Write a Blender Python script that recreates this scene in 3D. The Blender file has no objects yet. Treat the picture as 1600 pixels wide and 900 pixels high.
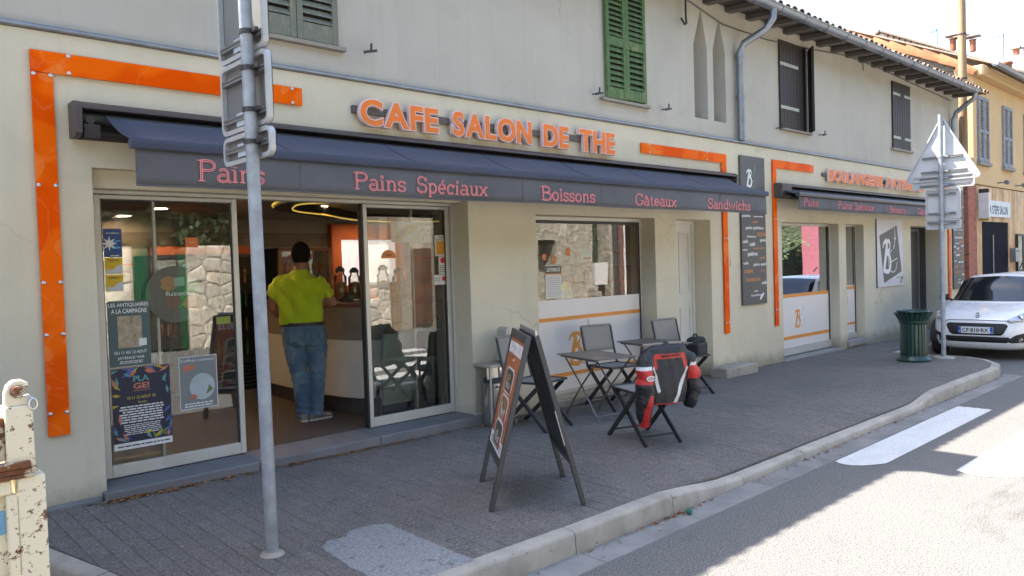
import bpy, bmesh, math, random
from mathutils import Vector, Matrix, Quaternion
import numpy as np
random.seed(7)
R=math.radians
S=bpy.context.scene
C=S.collection
# ---------------------------------------------------------------- camera, sky, sun, exposure
EYE=Vector((0,-5.875,1.62))
yaw,pit,rol=R(46.95),R(1.719),R(-1.814)
F_=Vector((math.cos(yaw)*math.cos(pit),math.sin(yaw)*math.cos(pit),-math.sin(pit)))
r0=Vector((math.sin(yaw),-math.cos(yaw),0)); u0=r0.cross(F_)
r_=r0*math.cos(rol)+u0*math.sin(rol); u_=-r0*math.sin(rol)+u0*math.cos(rol)
cam=bpy.data.cameras.new('camera'); co=bpy.data.objects.new('camera',cam); C.objects.link(co)
m=Matrix((r_,u_,-F_)).transposed().to_4x4(); m.translation=EYE; co.matrix_world=m
cam.sensor_width=36; cam.lens=36*1195/1600; cam.clip_start=.05; cam.clip_end=3000
S.camera=co
SUN=Vector((-.65,1,1.80)).normalized()      # towards the sun
w=bpy.data.worlds.new('World'); S.world=w; w.use_nodes=True
nt=w.node_tree; bg=nt.nodes['Background']
sk=nt.nodes.new('ShaderNodeTexSky'); sk.sky_type='NISHITA'; sk.sun_disc=False
sk.sun_elevation=math.asin(SUN.z); sk.sun_rotation=math.atan2(SUN.x,SUN.y)
sk.air_density=1.0; sk.dust_density=2.2; sk.ozone_density=.6
nt.links.new(sk.outputs[0],bg.inputs[0]); bg.inputs[1].default_value=.13
sl=bpy.data.lights.new('sun','SUN'); sl.energy=4.5; sl.angle=R(.5); sl.color=(1,.93,.83)
so=bpy.data.objects.new('sun',sl); C.objects.link(so); so.rotation_mode='QUATERNION'
so.rotation_quaternion=SUN.to_track_quat('Z','Y'); so.location=(0,0,30)
S.view_settings.view_transform='Standard'; S.view_settings.look='None'; S.view_settings.exposure=2.26; S.view_settings.gamma=1
S.render.engine='CYCLES'
S.cycles.use_denoising=True
S.cycles.max_bounces=9; S.cycles.transparent_max_bounces=16; S.cycles.caustics_reflective=False; S.cycles.caustics_refractive=False
S.cycles.sample_clamp_indirect=6
# ---------------------------------------------------------------- helpers
def V(*a): return Vector(a)
def link(o): C.objects.link(o); return o
def tag(o,label=None,cat=None,group=None,kind=None):
    for k,v in (('label',label),('category',cat),('group',group),('kind',kind)):
        if v: o[k]=v
    return o
RM={}
def root(name,loc=(0,0,0),rz=0,label=None,cat=None,group=None):
    o=link(bpy.data.objects.new(name,None)); o.empty_display_size=.1
    o.location=loc; o.rotation_euler=(0,0,rz)
    RM[o.name]=Matrix.Translation(loc)@Matrix.Rotation(rz,4,'Z')
    return tag(o,label,cat,group)
def rm(o):
    M_=Matrix()
    while o:
        if o.name in RM: M_=RM[o.name]@M_
        o=o.parent
    return M_
def lo(o,p): return rm(o).inverted()@Vector(p)
class MB:
    def __init__(s): s.v=[]; s.f=[]; s.m=[]; s.k=0
    def add(s,vs,fs,k=None):
        b=len(s.v); s.v+=[tuple(v) for v in vs]; s.f+=[[b+i for i in f] for f in fs]; s.m+=[s.k if k is None else k]*len(fs); return s
    def box(s,x0,x1,y0,y1,z0,z1,k=None):
        if x0>x1: x0,x1=x1,x0
        if y0>y1: y0,y1=y1,y0
        if z0>z1: z0,z1=z1,z0
        return s.add([(x0,y0,z0),(x1,y0,z0),(x1,y1,z0),(x0,y1,z0),(x0,y0,z1),(x1,y0,z1),(x1,y1,z1),(x0,y1,z1)],
          [(0,3,2,1),(4,5,6,7),(0,1,5,4),(1,2,6,5),(2,3,7,6),(3,0,4,7)],k)
    def bar(s,p,q,w,h,up=(0,0,1),k=None):     # box from p to q, w sideways, h along up
        p,q=Vector(p),Vector(q); d=(q-p).normalized(); u=Vector(up)
        a=d.cross(u)
        if a.length<1e-4: a=d.cross(Vector((1,0,0)))
        a.normalize(); b=a.cross(d).normalized()
        vs=[e+a*(sx*w/2)+b*(sy*h/2) for e in (p,q) for sx,sy in ((-1,-1),(1,-1),(1,1),(-1,1))]
        return s.add(vs,[(0,1,2,3),(7,6,5,4),(0,4,5,1),(1,5,6,2),(2,6,7,3),(3,7,4,0)],k)
    def tube(s,pts,r,n=8,caps=True,k=None,closed=False):
        pts=[Vector(p) for p in pts]; N=len(pts)
        rs=r if isinstance(r,(list,tuple)) else [r]*N
        vs=[];up=None
        for i,p in enumerate(pts):
            if closed: t=pts[(i+1)%N]-pts[i-1]
            else: t=(pts[min(i+1,N-1)]-pts[max(i-1,0)])
            t.normalize()
            if up is None:
                up=t.orthogonal().normalized()
            up=(up-t*up.dot(t)); up=up.normalized() if up.length>1e-6 else t.orthogonal().normalized()
            b=t.cross(up)
            vs+=[p+(up*math.cos(2*math.pi*j/n)+b*math.sin(2*math.pi*j/n))*rs[i] for j in range(n)]
        fs=[]
        for i in range(N if closed else N-1):
            i2=(i+1)%N
            for j in range(n): fs.append((i*n+j,i*n+(j+1)%n,i2*n+(j+1)%n,i2*n+j))
        if caps and not closed: fs+=[tuple(range(n))[::-1],tuple((N-1)*n+j for j in range(n))]
        return s.add(vs,fs,k)
    def lathe(s,prof,c=(0,0,0),n=24,k=None,ax='z'):
        vs=[];fs=[];N=len(prof)
        for (r,z) in prof:
            for j in range(n):
                a=2*math.pi*j/n
                p=(r*math.cos(a),r*math.sin(a),z)
                if ax=='y': p=(p[0],p[2],p[1])
                if ax=='x': p=(p[2],p[0],p[1])
                vs.append((c[0]+p[0],c[1]+p[1],c[2]+p[2]))
        for i in range(N-1):
            for j in range(n): fs.append((i*n+j,i*n+(j+1)%n,(i+1)*n+(j+1)%n,(i+1)*n+j))
        if prof[0][0]>1e-4: fs.append(tuple(range(n))[::-1])
        if prof[-1][0]>1e-4: fs.append(tuple((N-1)*n+j for j in range(n)))
        return s.add(vs,fs,k)
    def prism(s,poly,fn,d0,d1,k=None):         # 2-D polygon, fn(a,b,d)->point, from depth d0 to d1
        n=len(poly)
        vs=[fn(a,b,d0) for a,b in poly]+[fn(a,b,d1) for a,b in poly]
        fs=[tuple(range(n))[::-1],tuple(range(n,2*n))]+[(i,(i+1)%n,n+(i+1)%n,n+i) for i in range(n)]
        return s.add(vs,fs,k)
    def loft(s,rings,caps=True,k=None):
        n=len(rings[0]); vs=[p for r in rings for p in r]; fs=[]
        for i in range(len(rings)-1):
            for j in range(n): fs.append((i*n+j,i*n+(j+1)%n,(i+1)*n+(j+1)%n,(i+1)*n+j))
        if caps: fs+=[tuple(range(n))[::-1],tuple((len(rings)-1)*n+j for j in range(n))]
        return s.add(vs,fs,k)
    def grid(s,fn,nu,nv,k=None):
        vs=[fn(i/nu,j/nv) for j in range(nv+1) for i in range(nu+1)]
        return s.add(vs,[(j*(nu+1)+i,j*(nu+1)+i+1,(j+1)*(nu+1)+i+1,(j+1)*(nu+1)+i) for j in range(nv) for i in range(nu)],k)
    def mesh(s,name,mats,smooth=None,off=None):
        me=bpy.data.meshes.new(name)
        vs=s.v if off is None else [tuple(off@Vector(v)) for v in s.v]
        me.from_pydata(vs,[],s.f)
        for mt in (mats if isinstance(mats,(list,tuple)) else [mats]): me.materials.append(mt)
        me.polygons.foreach_set('material_index',s.m)
        bm=bmesh.new(); bm.from_mesh(me); bmesh.ops.recalc_face_normals(bm,faces=bm.faces); bm.to_mesh(me); bm.free()
        if smooth: shade(me,smooth)
        me.update(); return me
    def build(s,name,mats,parent=None,bevel=0,smooth=None,local=False,label=None,subs=0,seg=2):
        off=None if (local or parent is None) else rm(parent).inverted()
        me=s.mesh(name,mats,smooth,off)
        o=link(bpy.data.objects.new(name,me)); o.parent=parent
        if bevel:
            b=o.modifiers.new('bevel','BEVEL'); b.width=bevel; b.segments=seg; b.limit_method='ANGLE'; b.angle_limit=R(35)
            if not smooth: shade(me,35)
        if subs:
            b=o.modifiers.new('sub','SUBSURF'); b.levels=subs; b.render_levels=subs
        if label: o['label']=label
        return o
def shade(me,ang):
    me.polygons.foreach_set('use_smooth',[True]*len(me.polygons))
    if ang<180: me.set_sharp_from_angle(angle=R(ang))
def inst(name,me,parent,loc,rot=(0,0,0),sc=None,world=True):
    o=link(bpy.data.objects.new(name,me)); o.parent=parent
    o.location=lo(parent,loc) if (world and parent) else loc
    o.rotation_euler=rot
    if sc: o.scale=sc
    return o
def copy_tree(o,parent=None):
    c=link(o.copy()); c.parent=parent
    if o.name in RM: RM[c.name]=RM[o.name]
    for ch in list(o.children): copy_tree(ch,c)
    return c
def modmesh(o):                                 # bake the modifiers of o into its mesh
    bpy.context.view_layer.update()
    dg=bpy.context.evaluated_depsgraph_get()
    me=bpy.data.meshes.new_from_object(o.evaluated_get(dg)); o.modifiers.clear(); o.data=me; return me
# ---------------------------------------------------------------- materials
class NT:
    def __init__(s,m): s.t=m.node_tree; s.n=s.t.nodes; s.l=s.t.links
    def new(s,t,**k):
        n=s.n.new('ShaderNode'+t)
        for a,b in k.items(): setattr(n,a,b)
        return n
    def link(s,a,b): s.l.new(a,b)
    def coord(s,kind='Object',scale=(1,1,1)):
        c=s.new('TexCoord'); mp=s.new('Mapping'); mp.inputs['Scale'].default_value=scale
        s.link(c.outputs[kind],mp.inputs[0]); return mp.outputs[0]
    def pos(s,scale=(1,1,1)):
        c=s.new('NewGeometry'); mp=s.new('Mapping'); mp.inputs['Scale'].default_value=scale
        s.link(c.outputs['Position'],mp.inputs[0]); return mp.outputs[0]
    def noise(s,vec,scale,detail=4,rough=.6,dist=0):
        n=s.new('TexNoise'); n.inputs['Scale'].default_value=scale; n.inputs['Detail'].default_value=detail; n.inputs['Roughness'].default_value=rough; n.inputs['Distortion'].default_value=dist
        s.link(vec,n.inputs['Vector']); return n.outputs['Fac']
    def ramp(s,fac,stops):
        r=s.new('ValToRGB'); e=r.color_ramp.elements
        while len(e)<len(stops): e.new(.5)
        for i,(p,c) in enumerate(stops):
            e[i].position=p; e[i].color=(c,c,c,1) if isinstance(c,(int,float)) else (*c,1)
        s.link(fac,r.inputs[0]); return r.outputs[0]
    def mix(s,fac,a,b,mode='MIX'):
        n=s.new('Mix',data_type='RGBA',blend_type=mode)
        for v,i in ((fac,0),(a,6),(b,7)):
            if isinstance(v,(int,float)): n.inputs[i].default_value=v if i==0 else (v,v,v,1)
            elif isinstance(v,tuple): n.inputs[i].default_value=(*v,1)
            else: s.link(v,n.inputs[i])
        return n.outputs[2]
    def math(s,op,a,b=0):
        n=s.new('Math',operation=op)
        for v,i in ((a,0),(b,1)):
            if isinstance(v,(int,float)): n.inputs[i].default_value=v
            else: s.link(v,n.inputs[i])
        return n.outputs[0]
    def bump(s,h,strength,dist=.01,nrm=None):
        n=s.new('Bump'); n.inputs['Strength'].default_value=strength; n.inputs['Distance'].default_value=dist
        s.link(h,n.inputs['Height'])
        if nrm: s.link(nrm,n.inputs['Normal'])
        return n.outputs[0]
MATS={}
def base(name,rough=.6,metal=0,spec=.5):
    m=bpy.data.materials.new(name); m.use_nodes=True; t=NT(m); p=t.n['Principled BSDF']
    p.inputs['Roughness'].default_value=rough; p.inputs['Metallic'].default_value=metal; p.inputs['Specular IOR Level'].default_value=spec
    return m,t,p
def M(name,col,rough=.6,metal=0,var=.12,vs=6,bump=.15,bs=60,bd=.002,rnd=0,spec=.5,coat=0,wear=None,ws=9,wt=.62):
    if name in MATS: return MATS[name]
    m,t,p=base(name,rough,metal,spec)
    v=t.coord('Object')
    f=t.noise(v,vs,5)
    c=t.mix(t.ramp(f,[(.3,0.),(.7,1.)]),tuple(x*(1-var) for x in col),tuple(min(1,x*(1+var)) for x in col))
    if rnd:
        oi=t.new('ObjectInfo'); k=t.math('MULTIPLY_ADD',oi.outputs['Random'],2*rnd); k.node.inputs[2].default_value=1-rnd
        h=t.new('HueSaturation'); t.link(k,h.inputs['Value']); t.link(c,h.inputs['Color']); c=h.outputs[0]
    if wear:
        g=t.noise(v,ws,6,.7); c=t.mix(t.ramp(g,[(wt,0.),(wt+.05,1.)]),c,wear)
    t.link(c,p.inputs['Base Color'])
    if var>0:
        rr=t.math('MULTIPLY_ADD',f,.25); rr.node.inputs[2].default_value=max(.02,rough-.125); t.link(rr,p.inputs['Roughness'])
    if bump: t.link(t.bump(t.noise(v,bs,4),bump,bd),p.inputs['Normal'])
    if coat: p.inputs['Coat Weight'].default_value=coat; p.inputs['Coat Roughness'].default_value=.06
    MATS[name]=m; return m
def EM(name,col,st):
    if name in MATS: return MATS[name]
    m=bpy.data.materials.new(name); m.use_nodes=True; t=NT(m); p=t.n['Principled BSDF']
    p.inputs['Base Color'].default_value=(*col,1); p.inputs['Emission Color'].default_value=(*col,1); p.inputs['Emission Strength'].default_value=st
    MATS[name]=m; return m
def glass(name,tint=(.9,.95,.93),refl=1.0,blend=.0):
    m=bpy.data.materials.new(name); m.use_nodes=True; t=NT(m); t.n.remove(t.n['Principled BSDF'])
    out=t.n['Material Output']
    tr=t.new('BsdfTransparent'); tr.inputs[0].default_value=(*tint,1)
    gl=t.new('BsdfGlossy'); gl.inputs['Roughness'].default_value=0.0
    fr=t.new('Fresnel'); fr.inputs[0].default_value=1.52
    k=t.math('MULTIPLY_ADD',fr.outputs[0],refl); k.node.inputs[2].default_value=blend; k.node.use_clamp=True
    wv=t.noise(t.coord('Object'),1.3,2); b=t.bump(wv,.05,.01); t.link(b,gl.inputs['Normal'])
    mx=t.new('MixShader'); t.link(k,mx.inputs[0]); t.link(tr.outputs[0],mx.inputs[1]); t.link(gl.outputs[0],mx.inputs[2]); t.link(mx.outputs[0],out.inputs[0])
    return m
GLASS=glass('shop_glass',(.86,.9,.88),2.5,.06)
def plaster(name,col,stain=.35,ground=True,bump=.25,streak=.25,top=None):
    m,t,p=base(name,.85,0,.25); v=t.pos()
    a=t.noise(v,.9,5,.6); b=t.noise(v,14,4); s_=t.noise(t.pos((5,5,.35)),1.6,5,.65)
    c=t.mix(t.ramp(a,[(.3,0.),(.72,1.)]),tuple(x*.9 for x in col),tuple(x*1.06 for x in col))
    c=t.mix(t.math('MULTIPLY',t.ramp(b,[(.35,0.),(.7,1.)]),.12),c,tuple(x*.8 for x in col))
    c=t.mix(t.math('MULTIPLY',t.ramp(s_,[(.52,0.),(.8,1.)]),streak),c,tuple(x*.68 for x in col))
    sp=t.new('SeparateXYZ'); t.link(v,sp.inputs[0])
    if ground:      # splash stains along the foot of the wall, ragged edge
        g=t.math('ADD',t.math('MULTIPLY',sp.outputs[2],2.6),t.math('MULTIPLY',t.noise(t.pos((1,1,.6)),5,6,.7),.9))
        c=t.mix(t.ramp(g,[(.50,.8),(.98,0.)]),c,(col[0]*.42,col[1]*.42,col[2]*.38))
    # hairline cracks and patched areas
    vd=t.new('VectorMath',operation='ADD'); nz=t.new('TexNoise'); nz.inputs['Scale'].default_value=1.7; nz.inputs['Detail'].default_value=6; t.link(v,nz.inputs['Vector']); sc=t.new('VectorMath',operation='SCALE'); sc.inputs['Scale'].default_value=.9; t.link(nz.outputs['Color'],sc.inputs[0]); t.link(v,vd.inputs[0]); t.link(sc.outputs[0],vd.inputs[1])
    vo=t.new('TexVoronoi',feature='DISTANCE_TO_EDGE'); vo.inputs['Scale'].default_value=.45; t.link(vd.outputs[0],vo.inputs['Vector'])
    ck=t.math('MULTIPLY',t.ramp(vo.outputs['Distance'],[(0,1.),(.006,0.)]),t.ramp(t.noise(v,.55,2),[(.5,0.),(.6,1.)]))
    c=t.mix(t.math('MULTIPLY',ck,.45),c,tuple(x*.5 for x in col))
    c=t.mix(t.math('MULTIPLY',t.ramp(t.noise(v,1.15,1,.4,.6),[(.60,0.),(.615,1.)]),.10),c,tuple(x*.72 for x in col))
    t.link(c,p.inputs['Base Color'])
    t.link(t.bump(t.noise(v,70,5,.7),bump,.004,t.bump(a,.35,.04)),p.inputs['Normal'])
    return m
# ---------------------------------------------------------------- lettering
FONT={}
def txt(body,bold=0.,extr=.002,spacing=1.0,res=4,shear=0):
    cu=bpy.data.curves.new('text','FONT'); cu.body=body; cu.size=1; cu.extrude=extr; cu.offset=bold; cu.space_character=spacing; cu.resolution_u=res; cu.shear=shear
    o=bpy.data.objects.new('text',cu); C.objects.link(o)
    bpy.context.view_layer.update()
    me=bpy.data.meshes.new_from_object(o.evaluated_get(bpy.context.evaluated_depsgraph_get()))
    bpy.data.objects.remove(o); bpy.data.curves.remove(cu)
    n=len(me.vertices); a=np.empty(n*3); me.vertices.foreach_get('co',a); a=a.reshape(-1,3)
    fs=[list(p.vertices) for p in me.polygons]; bpy.data.meshes.remove(me); return a,fs
def put_text(mb,body,x0,x1,z0,z1,fn,bold=0.,depth=.002,k=None,keep=False,align='l',shear=0):
    """text scaled into the box x0..x1, z0..z1; fn(x,z,d) gives the point, d from 0 to depth"""
    a,fs=txt(body,bold,.5,shear=shear)
    if not len(a): return
    lo_,hi=a.min(0),a.max(0); W=hi[0]-lo_[0]; H=max(hi[1]-lo_[1],1e-6)
    sx=(x1-x0)/W; sz=(z1-z0)/H
    if keep:
        sx=sz=min(sx,sz)
        if align=='c': x0=(x0+x1)/2-W*sx/2
    mb.add([fn(x0+(q[0]-lo_[0])*sx,z0+(q[1]-lo_[1])*sz,(q[2]+.5)*depth) for q in a],fs,k)
def arc(cx,cy,rx,ry,a0,a1,n=8): return [(cx+rx*math.cos(R(a0+(a1-a0)*i/n)),cy+ry*math.sin(R(a0+(a1-a0)*i/n))) for i in range(n+1)]
def ribbon(mb,pts,w,fn,d0,d1,k=None):          # flat stroke of width w (number or list)
    n=len(pts); ws=w if isinstance(w,(list,tuple)) else [w]*n
    L=[];Rr=[]
    for i,(x,y) in enumerate(pts):
        a=pts[max(i-1,0)]; b=pts[min(i+1,n-1)]; dx,dy=b[0]-a[0],b[1]-a[1]; l=math.hypot(dx,dy) or 1
        nx,ny=-dy/l*ws[i]/2,dx/l*ws[i]/2; L.append((x+nx,y+ny)); Rr.append((x-nx,y-ny))
    vs=[fn(*q,d) for d in (d0,d1) for q in L+Rr]; fs=[]
    for i in range(n-1):
        fs+=[(i,i+1,n+i+1,n+i),(2*n+i,3*n+i,3*n+i+1,2*n+i+1),(i,2*n+i,2*n+i+1,i+1),(n+i,n+i+1,3*n+i+1,3*n+i)]
    fs+=[(0,n,3*n,2*n),(n-1,3*n-1,4*n-1,2*n-1)]
    mb.add(vs,fs,k)
# slab-serif alphabet drawn as strokes (advance, strokes); serifs are short strokes
def sf(x,y,w=.13): return [(x-w,y),(x+w,y)]
GL={
'P':(.72,[[(.14,0),(.14,1)],[(.14,1),(.4,1)]+arc(.4,.76,.24,.24,90,-90)+[(.14,.52)],sf(.14,0),sf(.08,1,.1)]),
'S':(.62,[arc(.3,.75,.23,.25,20,250)+arc(.3,.26,.25,.26,80,-160),[(.52,.72),(.52,.95)],[(.06,.05),(.06,.3)]]),
'B':(.74,[[(.14,0),(.14,1)],[(.14,1),(.38,1)]+arc(.38,.78,.22,.22,90,-90)+[(.14,.55)],[(.14,.55),(.42,.55)]+arc(.42,.275,.25,.275,90,-90)+[(.14,0)],sf(.07,0,.09),sf(.07,1,.09)]),
'G':(.78,[arc(.4,.5,.33,.5,45,330,12),[(.68,.1),(.68,.42)],[(.5,.42),(.8,.42)],[(.64,.7),(.64,.98)]]),
'a':(.56,[arc(.26,.42,.17,.2,150,0)+[(.43,.1),(.47,.02),(.56,0)],arc(.24,.17,.19,.17,60,330,9)]),
'i':(.32,[[(.15,0),(.15,.6)],sf(.15,0,.12),[(.03,.6),(.15,.6)],arc(.15,.82,.05,.05,0,360,6)]),
'n':(.62,[[(.14,0),(.14,.6)],[(.03,.6),(.14,.6)],arc(.3,.4,.16,.2,180,0)+[(.46,0)],sf(.14,0,.11),sf(.46,0,.11)]),
's':(.46,[arc(.22,.46,.16,.15,20,250,7)+arc(.22,.155,.17,.155,80,-160,7),[(.38,.45),(.38,.6)],[(.05,.02),(.05,.17)]]),
'p':(.6,[[(.14,-.25),(.14,.6)],[(.03,.6),(.14,.6)],arc(.3,.3,.2,.3,150,-150,10),sf(.14,-.25,.11)]),
'e':(.54,[[(.06,.32),(.46,.32)]+arc(.26,.31,.2,.3,5,310,11)]),
'c':(.5,[arc(.26,.3,.2,.3,40,320,10),[(.42,.4),(.42,.6)]]),
'u':(.62,[[(.03,.6),(.14,.6),(.14,.2)]+arc(.29,.2,.15,.2,180,350,7),[(.34,.6),(.46,.6),(.46,0),(.57,0)]]),
'x':(.58,[[(.08,.6),(.48,0)],[(.48,.6),(.08,0)],sf(.08,0,.1),sf(.48,0,.1),sf(.08,.6,.1),sf(.48,.6,.1)]),
'o':(.56,[arc(.27,.3,.21,.3,0,360,14)]),
't':(.42,[[(.17,.85),(.17,.15)]+arc(.28,.13,.11,.13,180,330,5),[(.03,.6),(.36,.6)]]),
'd':(.62,[[(.34,1),(.45,1),(.45,0),(.56,0)],arc(.27,.3,.2,.3,40,320,10)]),
'w':(.82,[[(.06,.6),(.24,0),(.4,.5),(.56,0),(.74,.6)],sf(.07,.6,.1),sf(.73,.6,.1)]),
'h':(.62,[[(.03,1),(.14,1),(.14,0)],arc(.3,.4,.16,.2,180,0)+[(.46,0)],sf(.14,0,.11),sf(.46,0,.11)]),
' ':(.4,[])}
def slab(mb,body,x0,x1,z0,h,fn,stroke=.046,gap=.085,depth=.003,k=None):
    adv=0; items=[]
    for ch in body:
        b={'é':'e','â':'a'}.get(ch,ch); a_,st=GL[b]; st=list(st)
        if ch=='é': st.append([(.24,.72),(.38,.9)])
        if ch=='â': st.append([(.12,.7),(.24,.86),(.36,.7)])
        items.append((adv,st)); adv+=a_
    sx=(x1-x0)/adv; i=0
    for a_,st in items:
        for q in st:
            P=[(x0+(a_+x)*sx,z0+z*h) for x,z in q]
            ser=len(q)==2 and q[0][1]==q[1][1]
            for sgn in ((0,) if ser else (-1,1)):
                n=len(P); out=[]
                for j,(x,y) in enumerate(P):
                    A=P[max(j-1,0)]; B=P[min(j+1,n-1)]; dx,dy=B[0]-A[0],B[1]-A[1]; l=math.hypot(dx,dy) or 1
                    out.append((x-dy/l*sgn*gap*h/2,y+dx/l*sgn*gap*h/2))
                i+=1
                ribbon(mb,out,stroke*h*1.0,fn,-.0002*(i%7),depth+.0004*(i%7),k)
# ---------------------------------------------------------------- ground
def ss(a,b,x):
    t=max(0,min(1,(x-a)/(b-a))); return t*t*(3-2*t)
def drop(x): return ss(4.25,5.2,x)*(1-ss(8.9,9.7,x))
def gz(x,y):
    t=max(0,min(1,(y+2.75)/2.75)); k=max(0,min(1,(-y-1.6)/1.15))
    return (.085-.0105*max(0,min(17,x)))*t-.065*drop(x)*k*k
def gm():
    m,t,p=base('asphalt',.88,0,.3); v=t.pos()
    a=t.noise(v,.5,5); s_=t.noise(v,95,3,.8); b=t.noise(v,7,5,.7)
    c=t.mix(t.ramp(a,[(.3,0.),(.7,1.)]),(.105,.102,.098),(.138,.134,.128))
    c=t.mix(t.ramp(s_,[(.375,0.),(.63,1.)]),t.mix(.76,c,(.028,.028,.028)),t.mix(.45,c,(.36,.35,.33)))
    c=t.mix(t.math('MULTIPLY',t.ramp(b,[(.58,0.),(.75,1.)]),.35),c,(.05,.05,.05))
    o_=t.noise(t.pos((.35,1,1)),1.5,6,.7); c=t.mix(t.math('MULTIPLY',t.ramp(o_,[(.57,0.),(.68,1.)]),.45),c,(.045,.044,.043))
    t.link(c,p.inputs['Base Color']); t.link(t.bump(s_,.7,.006),p.inputs['Normal']); return m
ASPH=gm()
def pave(name,per_obj,k=1.):
    m,t,p=base(name,.85,0,.3); v=t.pos()
    a=t.noise(v,.8,5); s_=t.noise(v,85,3,.85); b=t.noise(v,3.2,5,.65)
    c=t.mix(t.ramp(a,[(.35,0.),(.65,1.)]),(.190*k,.174*k,.156*k),(.238*k,.208*k,.180*k))
    c=t.mix(t.ramp(s_,[(.38,0.),(.6,1.)]),t.mix(.75,c,(.035,.033,.036)),c)
    c=t.mix(t.ramp(t.noise(v,58,2,.9),[(.62,0.),(.70,1.)]),c,(.36,.35,.35))
    if per_obj=='obj': rnd=t.new('ObjectInfo').outputs['Random']
    else:
        wn=t.new('TexWhiteNoise',noise_dimensions='3D'); at=t.new('Attribute'); at.attribute_name='cell'; t.link(at.outputs['Vector'],wn.inputs['Vector']); rnd=wn.outputs['Value']
    k=t.math('MULTIPLY_ADD',rnd,.12); k.node.inputs[2].default_value=.94
    h=t.new('HueSaturation'); t.link(k,h.inputs['Value']); t.link(c,h.inputs['Color']); c=h.outputs[0]
    c=t.mix(t.math('MULTIPLY',t.ramp(b,[(.56,0.),(.74,1.)]),.45),c,(.06,.055,.055))
    t.link(c,p.inputs['Base Color']); t.link(t.bump(s_,.5,.004),p.inputs['Normal']); return m
CONC=M('kerb_concrete',(.345,.315,.265),.85,var=.22,vs=5,bump=.5,bs=90,bd=.004,rnd=.08,wear=(.12,.115,.1),ws=14,wt=.64)
g=MB(); g.add([(-600,-600,-.40),(1500,-600,-.40),(1500,600,-.40),(-600,600,-.40)],[(0,1,2,3)])
tag(g.build('ground',M('far_ground',(.2,.19,.16),.95,vs=.2)),kind='structure')
def rz_(x): return -.148-.06*ss(12.2,14.6,x)
g=MB(); xr_=[-60,0,8,12]+[12.2+.2*i for i in range(14)]+[16,30,60,200]; g.add([(x,y,rz_(x)) for x in xr_ for y in (-13,.6)],[(2*i,2*i+2,2*i+3,2*i+1) for i in range(len(xr_)-1)])
tag(g.build('road',ASPH),kind='structure')
def whitepaint():
    m,t,p=base('road_paint',.75); v=t.pos()
    s_=t.noise(v,60,5,.75); w_=t.noise(t.pos((1,3,1)),2.4,5,.7)
    c=t.mix(t.ramp(w_,[(.3,0.),(.6,1.)]),(.52,.52,.5),(.66,.66,.64))
    c=t.mix(t.ramp(t.math('ADD',s_,t.math('MULTIPLY',w_,.35)),[(.74,0.),(.82,1.)]),c,(.26,.26,.26))
    t.link(c,p.inputs['Base Color']); t.link(t.bump(s_,.4,.004),p.inputs['Normal']); return m
WP=whitepaint()
for i,(y0,y1,xa,xb) in enumerate([(-3.33,-2.985,6.42,9.58),(-4.32,-3.82,6.75,9.85),(-5.32,-4.82,6.8,9.85),(-6.3,-5.8,6.8,9.85),(-7.3,-6.8,6.8,9.85),(-8.3,-7.8,6.8,9.85)]):
    g=MB(); L=[]
    n=14
    a=[(xa+.22*(1-((j/n)*2-1)**2)*(-.6)+(.2*(1-j/n)),y0+(y1-y0)*j/n) for j in range(n+1)]
    b=[(xb+.012*math.sin(j*1.7+i)-.05*((j/n-.5)**2),y1+(y0-y1)*j/n) for j in range(n+1)]
    pl=a+b; g.add([(x,y,-.1436) for x,y in pl],[tuple(range(len(pl)))])
    tag(g.build('crosswalk_stripe',WP),kind='structure')
# pavement outline: (x,y) front edge of the kerb from left to right
KP=[(-5,-.3),(.2,-.42),(.70,-.50),(.90,-.78),(1.06,-1.4),(1.2,-2.0),(1.55,-2.5),(2.3,-2.74),(3.36,-2.77)]+[(x,-2.77) for x in (4.36,5.3,6.3,7.3,8.3,9.2,10.2,11.2,12.0)]+[(12.5,-2.66),(12.9,-2.42),(13.15,-2.1),(13.25,-1.7),(13.25,-1.25),(13.35,-1.0),(14.35,-.98),(15.4,-.98),(17,-.98),(19,-.98),(22,-.98),(26,-.98),(40,-.98)]
def offs(P,d):
    o=[]
    for i,(x,y) in enumerate(P):
        a=P[max(i-1,0)]; b=P[min(i+1,len(P)-1)]; dx,dy=b[0]-a[0],b[1]-a[1]; l=math.hypot(dx,dy); o.append((x-dy/l*d,y+dx/l*d))
    return o
KI=offs(KP,.105)
def inside(x,y,P):
    c=False; n=len(P); j=n-1
    for i in range(n):
        if (P[i][1]>y)!=(P[j][1]>y) and x<(P[j][0]-P[i][0])*(y-P[i][1])/(P[j][1]-P[i][1])+P[i][0]: c=not c
        j=i
    return c
PP=offs(KP,.12)+[(40,.3),(-5,.3)]
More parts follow.
